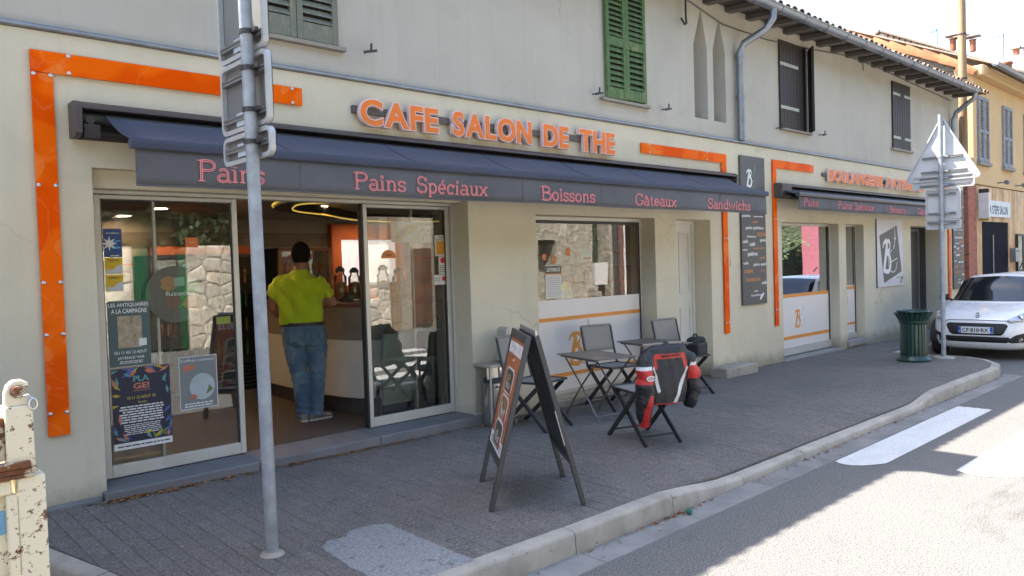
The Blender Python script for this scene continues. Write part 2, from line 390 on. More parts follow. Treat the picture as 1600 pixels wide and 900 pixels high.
# bed below the pavers, then the pavers
bed=MB(); nx,ny=90,12
def bedz(x,y): return gz(x,y)-.0065
xs=[-5+45*i/180 for i in range(181)]
def yfront(x):
    best=-.3
    for (a,b),(c,d) in zip(KI,KI[1:]):
        if a<=x<=c and c>a: best=min(best,b+(d-b)*(x-a)/(c-a)) if best!=-.3 else b+(d-b)*(x-a)/(c-a)
    return best
for i in range(180):
    x0,x1=xs[i],xs[i+1]; ya,yb=yfront(x0),yfront(x1)
    q=[]
    for j in range(9):
        t=j/8; q+=[(x0,ya+(.35-ya)*t),(x1,yb+(.35-yb)*t)]
    bed.add([(x,y,bedz(x,y)) for x,y in q],[(2*j,2*j+1,2*j+3,2*j+2) for j in range(8)])
PAVE=tag(bed.build('pavement',M('joint_sand',(.14,.13,.12),.95,bs=150)),kind='structure')
PL,PW=.105,.21
_pp=[(2.15,-1.90),(2.22,-1.83),(2.34,-1.845),(2.41,-1.77),(2.58,-1.785),(2.64,-1.83),(2.645,-2.2),(2.655,-2.668),(2.3,-2.655),(2.13,-2.6),(2.12,-2.25),(2.14,-2.0)]
_rp=random.Random(5); patch=[]
for (a,b),(c,d) in zip(_pp,_pp[1:]+_pp[:1]):
    for k in range(7): patch.append((a+(c-a)*k/7+_rp.uniform(-.007,.007),b+(d-b)*k/7+_rp.uniform(-.007,.007)))
cells=[]; cutp=[]
KIN=offs(KP,.112)
def clip_(poly,a,b,c):
    o=[]
    for i,p in enumerate(poly):
        q=poly[(i+1)%len(poly)]; u=a*p[0]+b*p[1]-c; v=a*q[0]+b*q[1]-c
        if u<=0: o.append(p)
        if (u<0)!=(v<0) and abs(u-v)>1e-9: t=u/(u-v); o.append((p[0]+(q[0]-p[0])*t,p[1]+(q[1]-p[1])*t))
    return o
for i in range(int(27/PL)):
    x=-4+(i+.5)*PL
    for j in range(-14,3):
        y=(j+.5)*PW+(PW/2 if i%2 else 0)
        if y>.25: continue
        k_=sum(inside(x+a,y+b,PP) for a in (-PL/2,PL/2) for b in (-PW/2,PW/2))
        if k_==4: cells.append((x,y))
        elif k_ or inside(x,y,PP):
            q=[(x-PL/2+.002,y-PW/2+.002),(x+PL/2-.002,y-PW/2+.002),(x+PL/2-.002,y+PW/2-.002),(x-PL/2+.002,y+PW/2-.002)]
            for (a,b),(c,d) in zip(KIN,KIN[1:]):
                if max(min(a,c),x-PL/2)<=min(max(a,c),x+PL/2) or abs(c-a)<.2: q=clip_(q,d-b,-(c-a),(d-b)*a-(c-a)*b)
            if len(q)>2: cutp.append(q)
def sees(x,y):
    d=Vector((x,y,0))-EYE; z=d.dot(F_)
    if z<.3: return False
    a=800+1195*d.dot(r_)/z; b=450-1195*d.dot(u_)/z
    return 60<a<1620 and b<915
cells.sort(key=lambda c:(not sees(*c),(c[0]-EYE.x)**2+(c[1]-EYE.y)**2))
def paver(cx=0,cy=0,cz=0,rz=0,tx=0,ty=0,dz=0):
    a,b=PL/2-.0014,PW/2-.0014; e=.003; h=.022
    P=[(-a,-b,-h),(a,-b,-h),(a,b,-h),(-a,b,-h),(-a,-b,-e),(a,-b,-e),(a,b,-e),(-a,b,-e),(-a+e,-b+e,0),(a-e,-b+e,0),(a-e,b-e,0),(-a+e,b-e,0)]
    P=[(cx+x,cy+y,cz+z+dz+tx*x+ty*y) for x,y,z in P]
    return P,[(8,9,10,11)]+[(i,(i+1)%4,4+(i+1)%4,4+i) for i in range(4)]+[(4+i,4+(i+1)%4,8+(i+1)%4,8+i) for i in range(4)]
pm=MB(); pm.add(*paver()); PME=pm.mesh('paver',pave('paver_stone','obj'))
for x,y in cells[:295]:
    inst('paver',PME,PAVE,(x,y,gz(x,y)+random.uniform(-.0015,.0015)),(R(random.uniform(-.5,.5))+math.atan((gz(x,y+.05)-gz(x,y-.05))/.1),R(random.uniform(-.6,.6)),R(random.uniform(-.7,.7))))
pm=MB(); cc=[]
for x,y in cells[295:]:
    sx=(gz(x+.05,y)-gz(x-.05,y))/.1; sy=(gz(x,y+.05)-gz(x,y-.05))/.1
    pm.add(*paver(x,y,gz(x,y),0,sx+random.uniform(-.009,.009),sy+random.uniform(-.007,.007),random.uniform(-.0015,.0015))); cc+=[(x,y)]*9
for q in cutp:
    n0=len(pm.f); pm.prism(q,lambda a,b,d:(a,b,gz(a,b)+d),-.02,0); cc+=[q[0]]*(len(pm.f)-n0)
o=pm.build('far_paver',pave('paver_far','cell'),PAVE); o['kind']='stuff'
# per-paver colour cell stored on the faces (recalculated normals keep face order)
at=o.data.attributes.new('cell','FLOAT_VECTOR','FACE'); at.data.foreach_set('vector',[q for x,y in cc for q in (x,y,0)])
g=MB()
g.prism(patch,lambda a,b,d:(a,b,gz(a,b)+d),-.02,.005)
tag(g.build('concrete_patch',M('patch_concrete',(.25,.25,.245),.9,var=.38,vs=60,bump=.8,bs=90,bd=.006,wear=(.13,.13,.13),ws=9,wt=.6)),kind='structure')
KERB=MB(); KERB.box(2.0,12.4,-2.74,-2.70,-.3,-.2); KERB=tag(KERB.build('kerb',CONC),kind='structure')
def kz(x,y): return gz(x,y)+.002-.02*drop(x)*(1 if y<-2.5 else 0)
for i in range(len(KP)-1):
    (xa,ya),(xb,yb)=KP[i],KP[i+1]; ln=math.hypot(xb-xa,yb-ya); nseg=max(2,int(ln/.2)); gp=.004/max(ln,.1)
    rings=[]
    jt=random.uniform(-.003,.003)
    for s_ in range(nseg+1):
        t=gp+(1-2*gp)*s_/nseg
        fx,fy=xa+(xb-xa)*t,ya+(yb-ya)*t; ix,iy=KI[i][0]+(KI[i+1][0]-KI[i][0])*t,KI[i][1]+(KI[i+1][1]-KI[i][1])*t
        z=kz(ix,iy)+jt; dx,dy=fx-ix,fy-iy
        rings.append([(ix,iy,-.32),(ix,iy,z),(ix+dx*.72,iy+dy*.72,z-.004),(fx-dx*.12,fy-dy*.12,z-.011),(fx-dx*.03,fy-dy*.03,z-.028),(fx+dx*.05,fy+dy*.05,-.17),(fx,fy,-.32)])
    g=MB(); g.loft(rings); g.build('kerb_stone',CONC,KERB,smooth=50)
CHN=M('channel_concrete',(.205,.2,.19),.9,var=.22,vs=4,bump=.5,bs=90,bd=.004,rnd=.08,wear=(.1,.095,.085),ws=12,wt=.62)
for i in range(10):
    g=MB(); x=2.4+i*1.0
    g.add([(x+.003,-2.975,-.2),(x+.997,-2.975,-.2),(x+.997,-2.72,-.2),(x+.003,-2.72,-.2),(x+.003,-2.975,-.141),(x+.997,-2.975,-.141),(x+.997,-2.72,-.1345),(x+.003,-2.72,-.1345)],[(0,3,2,1),(4,5,6,7),(0,1,5,4),(1,2,6,5),(2,3,7,6),(3,0,4,7)])
    g.build('channel_stone',CHN,KERB,bevel=.006)
# ---------------------------------------------------------------- cafe building
LOW=plaster('beige_render',(.655,.59,.45),streak=.22)
UPP=plaster('grey_render',(.51,.475,.415),ground=False,streak=.3)
REV=M('reveal_paint',(.42,.41,.37),.8,vs=2,bump=.2)
CAFE=root('cafe_building',(10,0,0),0,'long two storey grey and beige café building with awnings and orange frames','building')
g=MB(); Yb=.4
for x0,x1 in ((-7,1.53),(4.92,5.87),(8.01,8.47),(9.29,11.31),(13.35,13.637),(14.4,16.72),(18.75,20.05)): g.box(x0,x1,0,Yb,-.3,2.16)
g.box(1.53,4.92,0,Yb,2.39,3.28); g.box(-7,1.53,0,Yb,2.16,3.28); g.box(4.92,20.05,0,Yb,2.16,3.28)
g.box(5.87,8.01,0,Yb,-.3,.1); g.box(11.31,13.35,.0,Yb,-.3,-.02); g.box(13.637,14.4,0,Yb,-.3,.07)
g.box(1.53,4.92,.10,Yb,2.26,2.39)
CW=g.build('ground_floor_wall',LOW,CAFE)
g=MB(); U0,U1=.06,.42; T=5.24
g.box(-7,9.07,U0,U1,3.28,T); g.box(9.40,9.55,U0,U1,3.28,T); g.box(9.87,20.0,U0,U1,3.28,T)
for xl,xr,zs,xa,za in ((9.07,9.40,4.56,9.27,5.07),(9.55,9.87,4.57,9.72,5.03)):
    fn=lambda a,b,d:(a,d,b)
    g.box(xl,xr,U0,U1,3.28,3.563)
    g.prism([(xl,zs),(xa,za),(xa,T),(xl,T)],fn,U0,U1); g.prism([(xa,za),(xr,zs),(xr,T),(xa,T)],fn,U0,U1)
g.box(9.0,9.95,.3,.41,3.5,5.2)
g.box(-7,-6.7,.42,9,-.3,5.3); g.box(19.7,20.0,.42,9,2.0,5.3); g.box(-7,20,8.7,9,-.3,5.3)
UW=g.build('upper_wall',UPP,CAFE)
ZINC=M('zinc',(.29,.31,.345),.42,.75,var=.2,vs=4,bump=.1)
g=MB()
g.tube([(-7,-.012,3.302),(20.05,-.012,3.302)],.018,10); g.box(-7,20.05,-.01,.058,3.283,3.30)
g.build('metal_flashing',ZINC,CAFE,smooth=60)
# roof: under-layer, canal tiles as one waved sheet, separate tile ends along the eave
TILE=M('clay_tile',(.24,.16,.115),.85,var=.4,vs=3,bump=.4,bs=30,rnd=.25,wear=(.17,.15,.12),ws=5,wt=.5)
def roof_sheet(x0,x1,y0,z0,y1,z1,pitch=.21,nv=14,amp=.045):
    g=MB(); nu=int((x1-x0)/pitch*6)
    def f(u,v):
        x=x0+(x1-x0)*u; return (x,y0+(y1-y0)*v,z0+(z1-z0)*v+amp*abs(math.sin(math.pi*(x-x0)/pitch))+.03*((v*nv)%1>.5))
    return g.grid(f,nu,nv)
g=roof_sheet(-7,20.2,-.5,5.17,4.2,6.55); g.grid(lambda u,v:(-7+27.2*u,4.2+4.9*v,6.55-1.3*v),2,2)
ROOF=g.build('roof',TILE,CAFE)
g=MB(); rg=[]
for y in (0,.4):
    rg.append([(.085*math.cos(R(a)),y,.06*math.sin(R(a))) for a in range(0,181,30)]+[(.068*math.cos(R(a)),y,.045*math.sin(R(a))) for a in range(180,-1,-30)])
g.loft(rg); TE=g.mesh('roof_tile',TILE,40)
for i in range(54): inst('roof_tile',TE,ROOF,(8.9+i*.21+random.uniform(-.012,.012),-.545+random.uniform(-.015,.02),5.195+random.uniform(-.006,.008)),(R(16+random.uniform(-2,2)),0,R(random.uniform(-3,3))))
DW=M('dark_eave_wood',(.07,.055,.045),.85,bump=.3,bs=40)
g=MB(); g.bar((0,0,0),(0,.72,.05),.14,.07); rme=g.mesh('rafter_tail',M('rafter_paint',(.13,.115,.10),.85))
for i in range(46): inst('rafter_tail',rme,CAFE,(-6+i*.57,-.40,5.155))
g=MB(); g.add([(-7,-.47,5.195),(20.1,-.47,5.195),(20.1,.4,5.255),(-7,.4,5.255)],[(0,1,2,3)]); g.build('eave_boarding',DW,CAFE)
def gutter(g,x0,x1,y,z,r=.075,n=10):
    o=[(y+r*math.cos(R(a)),z+r*math.sin(R(a))) for a in range(180,361,18)]; i_=[(y+(r-.006)*math.cos(R(a)),z+(r-.006)*math.sin(R(a))) for a in range(360,179,-18)]
    g.loft([[(x,a,b) for a,b in o+i_] for x in (x0,x1)])
g=MB(); gutter(g,9.55,19.36,-.49,5.185,.08)
for i in range(14): g.tube([(9.7+i*.72,-.49+.084*math.cos(R(a)),5.185+.084*math.sin(R(a))) for a in range(180,361,30)],.009,5)
g.tube([(9.55,-.572,5.185),(19.36,-.572,5.185)],.011,6)
g.build('gutter',ZINC,CAFE,smooth=50)
g=MB(); g.tube([(10.25,-.49,5.12),(10.25,-.49,5.0),(10.22,-.4,4.86),(10.16,-.08,4.72),(10.14,-.02,4.6),(10.14,-.02,3.33)],.052,12)
for z in (4.55,3.95): g.lathe([(.053,-.03),(.062,-.03),(.062,.03),(.053,.03)],(10.14,-.02,z),12)
dp=g.build('downpipe',ZINC,CAFE,smooth=50)
g=MB(); g.tube([(19.31,-.49,5.12),(19.31,-.46,5.0),(19.34,-.26,4.88),(19.38,-.08,4.76),(19.38,-.02,4.6),(19.38,-.02,3.33)],.052,12)
g.build('downpipe',ZINC,CAFE,smooth=50)
g=MB(); cab=[(8.9,5.12),(9.8,4.99),(11.1,4.98),(12.5,5.03),(13.9,5.14),(15.2,5.19),(16.9,5.16),(18.2,5.1),(19.4,5.02)]
g.tube([(x,.04,z-.04*math.sin(i*1.3)) for i,(x,z) in enumerate(cab)],.011,5); g.tube([(14.6,.04,5.2),(14.62,.04,5.02)],.008,5)
g.build('facade_cable',M('cable_grey',(.16,.15,.14),.7),CAFE)
IRON=M('rusty_iron',(.07,.055,.05),.7,.3,var=.4,bump=.3)
g=MB(); g.tube([(8.79,-.02,5.3),(8.79,-.02,4.85),(8.77,-.04,4.75),(8.7,-.06,4.72),(8.62,-.06,4.79)],.014,6); g.build('iron_hook',IRON,CAFE,smooth=60)
for x,z in ((3.82,3.57),(6.94,3.6),(8.31,3.575),(11.31,3.63),(12.78,3.66)):
    g=MB(); g.tube([(x,.07,z),(x,-.05,z)],.008,5); g.bar((x-.075,-.05,z-.03),(x+.06,-.05,z+.005),.012,.022); g.bar((x,-.05,z),(x+.005,-.05,z+.06),.012,.016)
    g.build('shutter_catch',IRON,CAFE)
# shutters: leaf > slats
def green(name,k):
    m,t,p=base(name,.8,0,.2); v=t.coord('Object')
    n1=t.noise(t.coord('Object',(1,1,.35)),9,6,.7); n2=t.noise(v,30,5,.7)
    c=t.mix(t.ramp(n2,[(.3,0.),(.7,1.)]),k[0],k[1]); c=t.mix(t.ramp(n1,[(.55,0.),(.62,1.)]),c,k[2])
    t.link(c,p.inputs['Base Color']); t.link(t.bump(n2,.5,.004),p.inputs['Normal']); return m
GRN=green('flaking_green_paint',((.085,.15,.065),(.13,.205,.095),(.26,.27,.13)))
GRY=green('weathered_green_paint',((.165,.175,.14),(.225,.23,.185),(.27,.24,.17)))
def louvre(x0,x1,z0,z1,mat,rails,sec,y=.05):
    """one louvred leaf: frame as the part, slats as sub-parts; rails: z of cross rails (z,h)"""
    g=MB(); st=.055
    g.box(x0,x0+st,y-.045,y,z0,z1); g.box(x1-st,x1,y-.045,y,z0,z1)
    for zc,h in rails: g.box(x0+st,x1-st,y-.043,y-.002,zc,zc+h)
    lf=g.build('shutter',mat,CAFE,bevel=.004)
    sm=MB(); w_=(x1-x0-2*st); sm.add([(0,-.004,-.004),(w_,-.004,-.004),(w_,.034,.04),(0,.034,.04),(0,-.004,.006),(w_,-.004,.006),(w_,.03,.05),(0,.03,.05)],[(0,3,2,1),(4,5,6,7),(0,1,5,4),(1,2,6,5),(2,3,7,6),(3,0,4,7)]); sme=sm.mesh('slat',mat)
    for a,b in sec:
        n=int((b-a)/.062)
        for i in range(n): inst('slat',sme,lf,(x0+st,y-.04,a+(b-a)*(i+.1)/n),(R(random.uniform(-5,5)),R(random.uniform(-.6,.6)),0))
    return lf
DKV=M('dark_void',(.015,.015,.015),.9,var=0,bump=0)
for a,b,c,d in ((7.2,7.9,3.6,5.0),(2.75,3.5,3.56,5.0),(11.5,12.35,3.66,5.05),(15.98,16.9,3.7,5.03)): g=MB(); g.box(a,b,.0585,.0595,c,d); g.build('window_recess',DKV,CAFE)  # thin near-black sheets on the wall in place of shaded window openings
louvre(7.16,7.53,3.59,5.0,GRN,[(3.59,.13),(4.22,.11),(4.9,.1)],[(3.73,4.22),(4.34,4.9)])
louvre(7.535,7.93,3.60,5.0,GRN,[(3.60,.13),(4.22,.11),(4.9,.1)],[(3.74,4.22),(4.34,4.9)])
louvre(2.70,3.135,3.57,5.0,GRY,[(3.57,.17),(4.3,.1),(4.9,.1)],[(3.745,4.3),(4.4,4.9)])
louvre(3.14,3.53,3.57,5.0,GRY,[(3.57,.15),(4.3,.1),(4.9,.1)],[(3.725,4.3),(4.4,4.9)])
SILL=M('stone_sill',(.3,.27,.23),.85)
for a,b,c,d in ((7.06,8.0,3.545,3.58),(2.62,3.6,3.53,3.565),(15.9,16.98,3.66,3.70),(11.40,12.45,3.62,3.65)): g=MB(); g.box(a,b,-.005,.06,c,d); g.build('window_sill',SILL,CAFE,bevel=.004)
BRN=M('dark_brown_paint',(.034,.023,.021),.6,var=.3,vs=12,bump=.4,bs=25,rnd=.15)
PLT=M('pale_hinge_paint',(.42,.42,.38),.6,wear=(.1,.08,.07))
def plank_leaf(pts,z0,z1,n,strapz,y=.045,hinge='l'):
    (xa,ya),(xb,yb)=pts; lf=None
    d=Vector((xb-xa,yb-ya,0)); ln=d.length; d.normalize(); nrm=Vector((d.y,-d.x,0))
    g=MB(); a=Vector((xa,ya,0)); 
    c=a+d*(ln/2)+nrm*-.014; g.bar(c+V(0,0,z0+.02),c+V(0,0,z1-.02),ln-.02,.012,up=nrm)
    lf=g.build('shutter',BRN,CAFE)
    for i in range(n):
        g=MB(); p=a+d*(ln*i/n+.002); q=a+d*(ln*(i+1)/n-.002)
        c=(p+q)/2+nrm*.006; g.bar(c+V(0,0,z0+random.uniform(-.006,.006)),c+V(0,0,z1),(q-p).length,.025,up=nrm); g.build('board',BRN,lf,bevel=.003)
    for zc in strapz:
        g=MB(); s0=a if hinge=='l' else a+d*ln; s1=s0+d*(ln*.78 if hinge=='l' else -ln*.78)
        g.bar(s0+nrm*.024+V(0,0,zc),s1+nrm*.024+V(0,0,zc),.008,.05); g.build('hinge_strap',PLT,lf)
plank_leaf([(11.42,.045),(12.18,.045)],3.655,5.03,7,(3.98,4.66))
plank_leaf([(12.22,-.13),(12.42,.04)],3.655,5.03,3,(3.98,4.66),hinge='r')
plank_leaf([(15.97,.045),(16.44,.045)],3.70,5.02,4,(3.92,4.78))
plank_leaf([(16.45,.045),(16.90,.045)],3.70,5.02,4,(3.92,4.78),hinge='r')
# chimney on the roof (out of the frame; its shadow notches the light on the road)
CH=root('brick_chimney',(4.45,.35,5.3),0,'rendered roof chimney above the café front wall','chimney')
g=MB(); g.box(4.15,4.75,.05,.7,5.2,6.72); g.build('stack',UPP,CH); g=MB(); g.box(4.07,4.83,-.03,.78,6.72,6.80); g.build('cap',SILL,CH,bevel=.01)
# threshold slabs
SLAB=M('threshold_stone',(.17,.17,.175),.75,var=.2,vs=3,bump=.3,bs=60,wear=(.1,.1,.1),ws=12,wt=.66)
for x0,x1 in ((1.5,2.62),(2.625,3.75),(3.755,5.15)):
    g=MB(); g.box(x0,x1,-.085,.36,-.1,.128); g.build('threshold_slab',SLAB,CAFE,bevel=.012)
g=MB(); g.box(-3,1.495,-.055,0,-.1,.10); g.build('plinth_strip',SLAB,CAFE,bevel=.02)
for x0,x1,z in ((11.28,13.37,-.015),(13.61,14.45,.075),(5.9,8.0,.075)):
    g=MB(); g.box(x0,x1,-.04,.3,z-.1,z); g.build('window_ledge',M('ledge_concrete',(.28,.27,.25),.9,bump=.4,wear=(.13,.12,.11)),CAFE,bevel=.008)
# ---------------------------------------------------------------- doors and windows of the cafe
ALU=M('beige_aluminium',(.56,.545,.49),.4,.2,var=.06,bump=.03)
DKA=M('dark_gasket',(.03,.03,.03),.5,var=0,bump=0)
def frame(g,x0,x1,z0,z1,y,t=.05,d=.06,b=None,top=None):
    b=t if b is None else b; top=t if top is None else top
    g.box(x0,x0+t,y,y+d,z0,z1); g.box(x1-t,x1,y,y+d,z0,z1); g.box(x0+t,x1-t,y+.001,y+d-.001,z0,z0+b); g.box(x0+t,x1-t,y+.001,y+d-.001,z1-top,z1)
def pane(parent,x0,x1,z0,z1,y,mat=GLASS,name='glass_pane'):
    g=MB(); g.add([(x0,y,z0),(x1,y,z0),(x1,y,z1),(x0,y,z1)],[(0,1,2,3)]); return g.build(name,mat,parent)
Y=.27
g=MB(); g.box(1.53,1.595,Y-.03,Y+.1,.13,2.235); g.box(4.89,4.92,Y-.03,Y+.1,.13,2.235); g.box(1.53,4.92,Y-.04,Y+.1,2.235,2.30); g.box(1.53,4.92,Y-.025,Y+.1,2.30,2.39)
EF=g.build('entrance_frame',ALU,CAFE,bevel=.004)
def leaf(x0,x1,y,mx):
    g=MB(); frame(g,x0,x1,.135,2.232,y,.045,.05,.09,.03)
    lf=g.build('sliding_door',ALU,CAFE,bevel=.004)
    g=MB(); g.box(x0+.045,x0+.052,y+.012,y+.04,.225,2.205); g.box(x1-.055,x1-.045,y+.012,y+.04,.225,2.205); g.box(x0+.06,x1-.065,y+.012,y+.04,2.195,2.205); g.build('gasket',DKA,lf)
    pane(lf,x0+.04,x1-.04,.22,2.21,y+.022)
    return lf
lfL=leaf(1.60,2.67,Y,0); lfR=leaf(3.87,4.885,Y,0)
g=MB(); g.box(3.852,3.87,Y-.004,Y+.06,.135,2.235); g.build('door_edge',DKA,lfR)
g=MB(); frame(g,1.66,2.062,.135,2.235,Y+.11,.02,.04,.05,.03); l3=g.build('fixed_light',ALU,CAFE); pane(l3,1.675,2.045,.18,2.2,Y+.13)
g=MB(); frame(g,4.49,4.9,.135,2.235,Y+.11,.02,.04,.05,.03); l4=g.build('fixed_light',ALU,CAFE); pane(l4,4.505,4.885,.18,2.2,Y+.13)
FROST=M('white_vinyl',(.76,.71,.68),.5,var=.04,vs=1.5,bump=.03)
ORG=M('orange_vinyl',(.75,.29,.05),.5,var=.08,bump=.03)
Yw=.22
g=MB(); frame(g,5.87,8.01,.1,2.165,Yw,.045,.06); WB=g.build('shop_window',ALU,CAFE,bevel=.003)
g=MB(); g.box(7.957,7.966,Yw-.004,Yw+.01,.15,2.12); g.box(5.915,7.96,Yw+.004,Yw+.02,2.085,2.12); g.build('gasket',DKA,WB)
pane(WB,5.915,7.965,1.195,2.12,Yw+.02)
g=MB(); g.box(5.915,7.955,Yw+.016,Yw+.024,.145,1.198); g.build('vinyl_panel',FROST,WB)
g=MB(); g.box(5.916,7.954,Yw+.012,Yw+.0155,.955,1.0); g.box(5.916,7.954,Yw+.012,Yw+.0155,.30,.345); g.build('orange_band',ORG,WB)
fx=lambda y:(lambda a,b,d:(a,y-d,b))
# back boxes so that the room behind the vinyl stays closed
Y2=.16
g=MB(); frame(g,11.31,13.35,-.0,2.165,Y2,.045,.06,.13); W2=g.build('shop_window',ALU,CAFE,bevel=.003)
g=MB(); g.box(13.29,13.305,Y2-.004,Y2+.01,.13,2.12); g.build('gasket',DKA,W2)
pane(W2,11.355,13.30,1.0,2.12,Y2+.02)
g=MB(); g.box(11.355,13.29,Y2+.016,Y2+.024,.1,1.0); g.build('vinyl_panel',FROST,W2)
g=MB(); g.box(11.356,13.289,Y2+.012,Y2+.0155,.945,1.0); g.box(11.356,13.289,Y2+.012,Y2+.0155,.255,.31); g.build('orange_band',ORG,W2)
Y3=.15
g=MB(); frame(g,13.637,14.4,.08,2.165,Y3,.035,.06,.1); W3=g.build('shop_window',ALU,CAFE,bevel=.003)
g=MB(); g.box(14.358,14.366,Y3-.004,Y3+.01,.18,2.13); g.build('gasket',DKA,W3)
pane(W3,13.672,14.365,1.05,2.13,Y3+.02)
g=MB(); g.box(13.672,14.357,Y3+.016,Y3+.024,.175,1.05); g.build('vinyl_panel',FROST,W3)
g=MB(); g.box(13.673,14.356,Y3+.012,Y3+.0155,.98,1.03); g.box(13.673,14.356,Y3+.012,Y3+.0155,.33,.37); g.build('orange_band',ORG,W3)
WDOOR=M('white_door_paint',(.66,.645,.6),.45,var=.05)
g=MB(); g.box(8.475,9.285,.29,.34,-.05,2.15); D2=g.build('white_door',WDOOR,CAFE)
g=MB(); frame(g,8.47,9.29,-.05,2.158,.27,.05,.04); g.build('door_frame',WDOOR,D2,bevel=.004)
for z0,z1 in ((1.15,2.0),(.2,.95)):
    for x0,x1 in ((8.6,8.86),(8.93,9.19)):
        g=MB(); frame(g,x0,x1,z0,z1,.278,.03,.012); g.build('panel_moulding',WDOOR,D2,bevel=.004)
g=MB(); g.box(16.72,18.75,.55,.6,-.3,2.16); g.box(16.7,16.715,.4,.6,-.3,2.16);g.box(18.755,18.77,.4,.6,-.3,2.16); D3=g.build('grey_door',M('grey_door_paint',(.09,.085,.085),.5),CAFE)
g=MB(); frame(g,16.75,18.72,-.1,2.15,.52,.06,.03); g.build('door_frame',M('grey_door_frame',(.2,.2,.2),.5),D3,bevel=.004)
g=MB(); g.box(9.78,9.86,-.012,0,1.5,1.62); g.build('wall_switch_plate',LOW,CAFE,bevel=.003)
# stone step by the white door
t=MB(); t.box(9.15,9.98,-.3,-.03,-.1,.12); o=t.build('stone_step',CONC,bevel=.02); tag(o,'rough concrete step block standing against the wall under the white door','step')
# ---------------------------------------------------------------- yellow building and the roofs beyond
YEL=plaster('ochre_render',(.72,.50,.27),ground=False,streak=.3)
YB=root('yellow_building',(24,0,0),0,'yellow ochre house with grey blue shutters and wooden cladding beside the café','building')
def stonem(name,col,sc):
    m,t,p=base(name,.9,0,.2); v=t.pos()
    vo=t.new('TexVoronoi',feature='DISTANCE_TO_EDGE'); vo.inputs['Scale'].default_value=sc; t.link(v,vo.inputs['Vector'])
    v2=t.new('TexVoronoi'); v2.inputs['Scale'].default_value=sc; t.link(v,v2.inputs['Vector'])
    n=t.noise(v,8,5,.7); c=t.mix(v2.outputs['Color'],tuple(x*.75 for x in col),tuple(x*1.2 for x in col))
    c=t.mix(t.ramp(n,[(.35,0.),(.7,1.)]),c,tuple(x*.7 for x in col)); c=t.mix(t.ramp(vo.outputs['Distance'],[(.0,0.),(.07,1.)]),(.2,.18,.15),c)
    t.link(c,p.inputs['Base Color']); t.link(t.bump(t.ramp(vo.outputs['Distance'],[(0,0.),(.15,1.)]),.8,.03),p.inputs['Normal']); return m
RUB=stonem('rubble_stone',(.22,.2,.165),5)
g=MB(); g.box(20.85,34,0,.4,3.25,6.05); g.build('facade_wall',YEL,YB)
g=MB(); g.prism([(.4,-.2),(.4,6.1),(2.2,7.05),(4.2,7.9),(8,6.0),(8,-.2)],lambda a,b,d:(d,a,b),20.85,21.2); g.build('gable_wall',RUB,YB)
g=MB(); g.box(20.8,34,-.05,0,3.22,3.42); g.build('ledge',YEL,YB,bevel=.01)
WOOD=M('larch_cladding',(.66,.45,.25),.6,var=.3,vs=2.5,bump=.2,bs=30)
WOOD2=M('larch_cladding_dark',(.56,.34,.17),.6,var=.3,vs=2.5,bump=.2,bs=30)
def boards(x0,x1,z0,z1):
    n=max(1,round((x1-x0)/.17))
    for i in range(n):
        a=x0+(x1-x0)*i/n; b=x0+(x1-x0)*(i+1)/n; BD.k=random.choice((0,0,1)); BD.box(a+.004,b-.004,-.03+random.uniform(0,.008),.0,z0,z1)
BD=MB(); boards(20.95,21.35,-.2,3.2); boards(21.35,23.62,2.33,3.2); boards(23.62,30,-.2,3.2)
o=BD.build('cladding_board',[WOOD,WOOD2],YB); o['kind']='stuff'
g=MB(); g.box(20.95,30,0.001,.3,-.3,3.22); g.build('lower_wall',DW,YB)
g=MB(); g.box(20.35,20.93,-.02,.4,-.3,3.22); g.build('red_pilaster',M('red_render',(.40,.15,.10),.85,wear=(.12,.06,.05),ws=12,wt=.55),YB)
g=MB(); g.box(21.37,23.6,-.012,-.002,-.2,2.32); yd=g.build('black_door',M('black_gloss',(.010,.011,.018),.8,var=0,bump=0,spec=.08),YB); 
g=MB(); g.box(22.25,22.29,-.03,-.012,.2,2.0); g.build('door_bar',M('bar_grey',(.25,.26,.28),.3,.5),yd)
SHB=M('blue_grey_shutter',(.26,.29,.33),.7,rnd=.08,wear=(.35,.34,.32),ws=14)
for x0,x1 in ((21.15,21.98),(23.22,24.06),(25.3,26.1),(28,28.8)):
    g=MB(); mid=(x0+x1)/2
    for a,b in ((x0,mid-.012),(mid+.012,x1)):
        g.box(a,a+.06,-.05,0,3.8,5.38); g.box(b-.06,b,-.05,0,3.8,5.38)
        for z in (3.8,4.5,5.3): g.box(a+.06,b-.06,-.048,0,z,z+.08)
    sh=g.build('shutter',SHB,YB)
    for a,b in ((x0+.06,mid-.072),(mid+.072,x1-.06)):
        sm=MB()
        for i in range(22):
            z=3.9+i*.062
            if 4.44<z<4.6 : continue
            sm.bar((a,-.03,z),(b,-.03,z),.03,.012,up=(0,-.7,.7))
        o=sm.build('shutter_slats',SHB,sh); o['kind']='stuff'
    g=MB(); g.box(x0-.06,x1+.06,-.09,0,3.7,3.78); g.build('window_sill',SILL,YB)
g=roof_sheet(21.08,34,-.5,6.0,4.2,8.25); g.build('roof',TILE,YB)
g=MB(); gutter(g,20.7,34,-.52,6.0,.075); g.tube([(20.7,-.595,6.0),(34,-.595,6.0)],.012,6); g.build('gutter',ZINC,YB,smooth=50)
g=MB(); g.box(20.85,34,-.25,0,5.8,6.05); g.build('cornice',YEL,YB,bevel=.03)
COP=M('sunny_coping_tile',(.27,.115,.045),.8,var=.3,vs=4,bump=.3,rnd=.18)  # orange is the tiles' own terracotta colour
yz=[(1.87,7.05),(1.47,6.86),(1.08,6.66),(.7,6.46),(.32,6.2),(2.27,7.24),(2.68,7.42)]
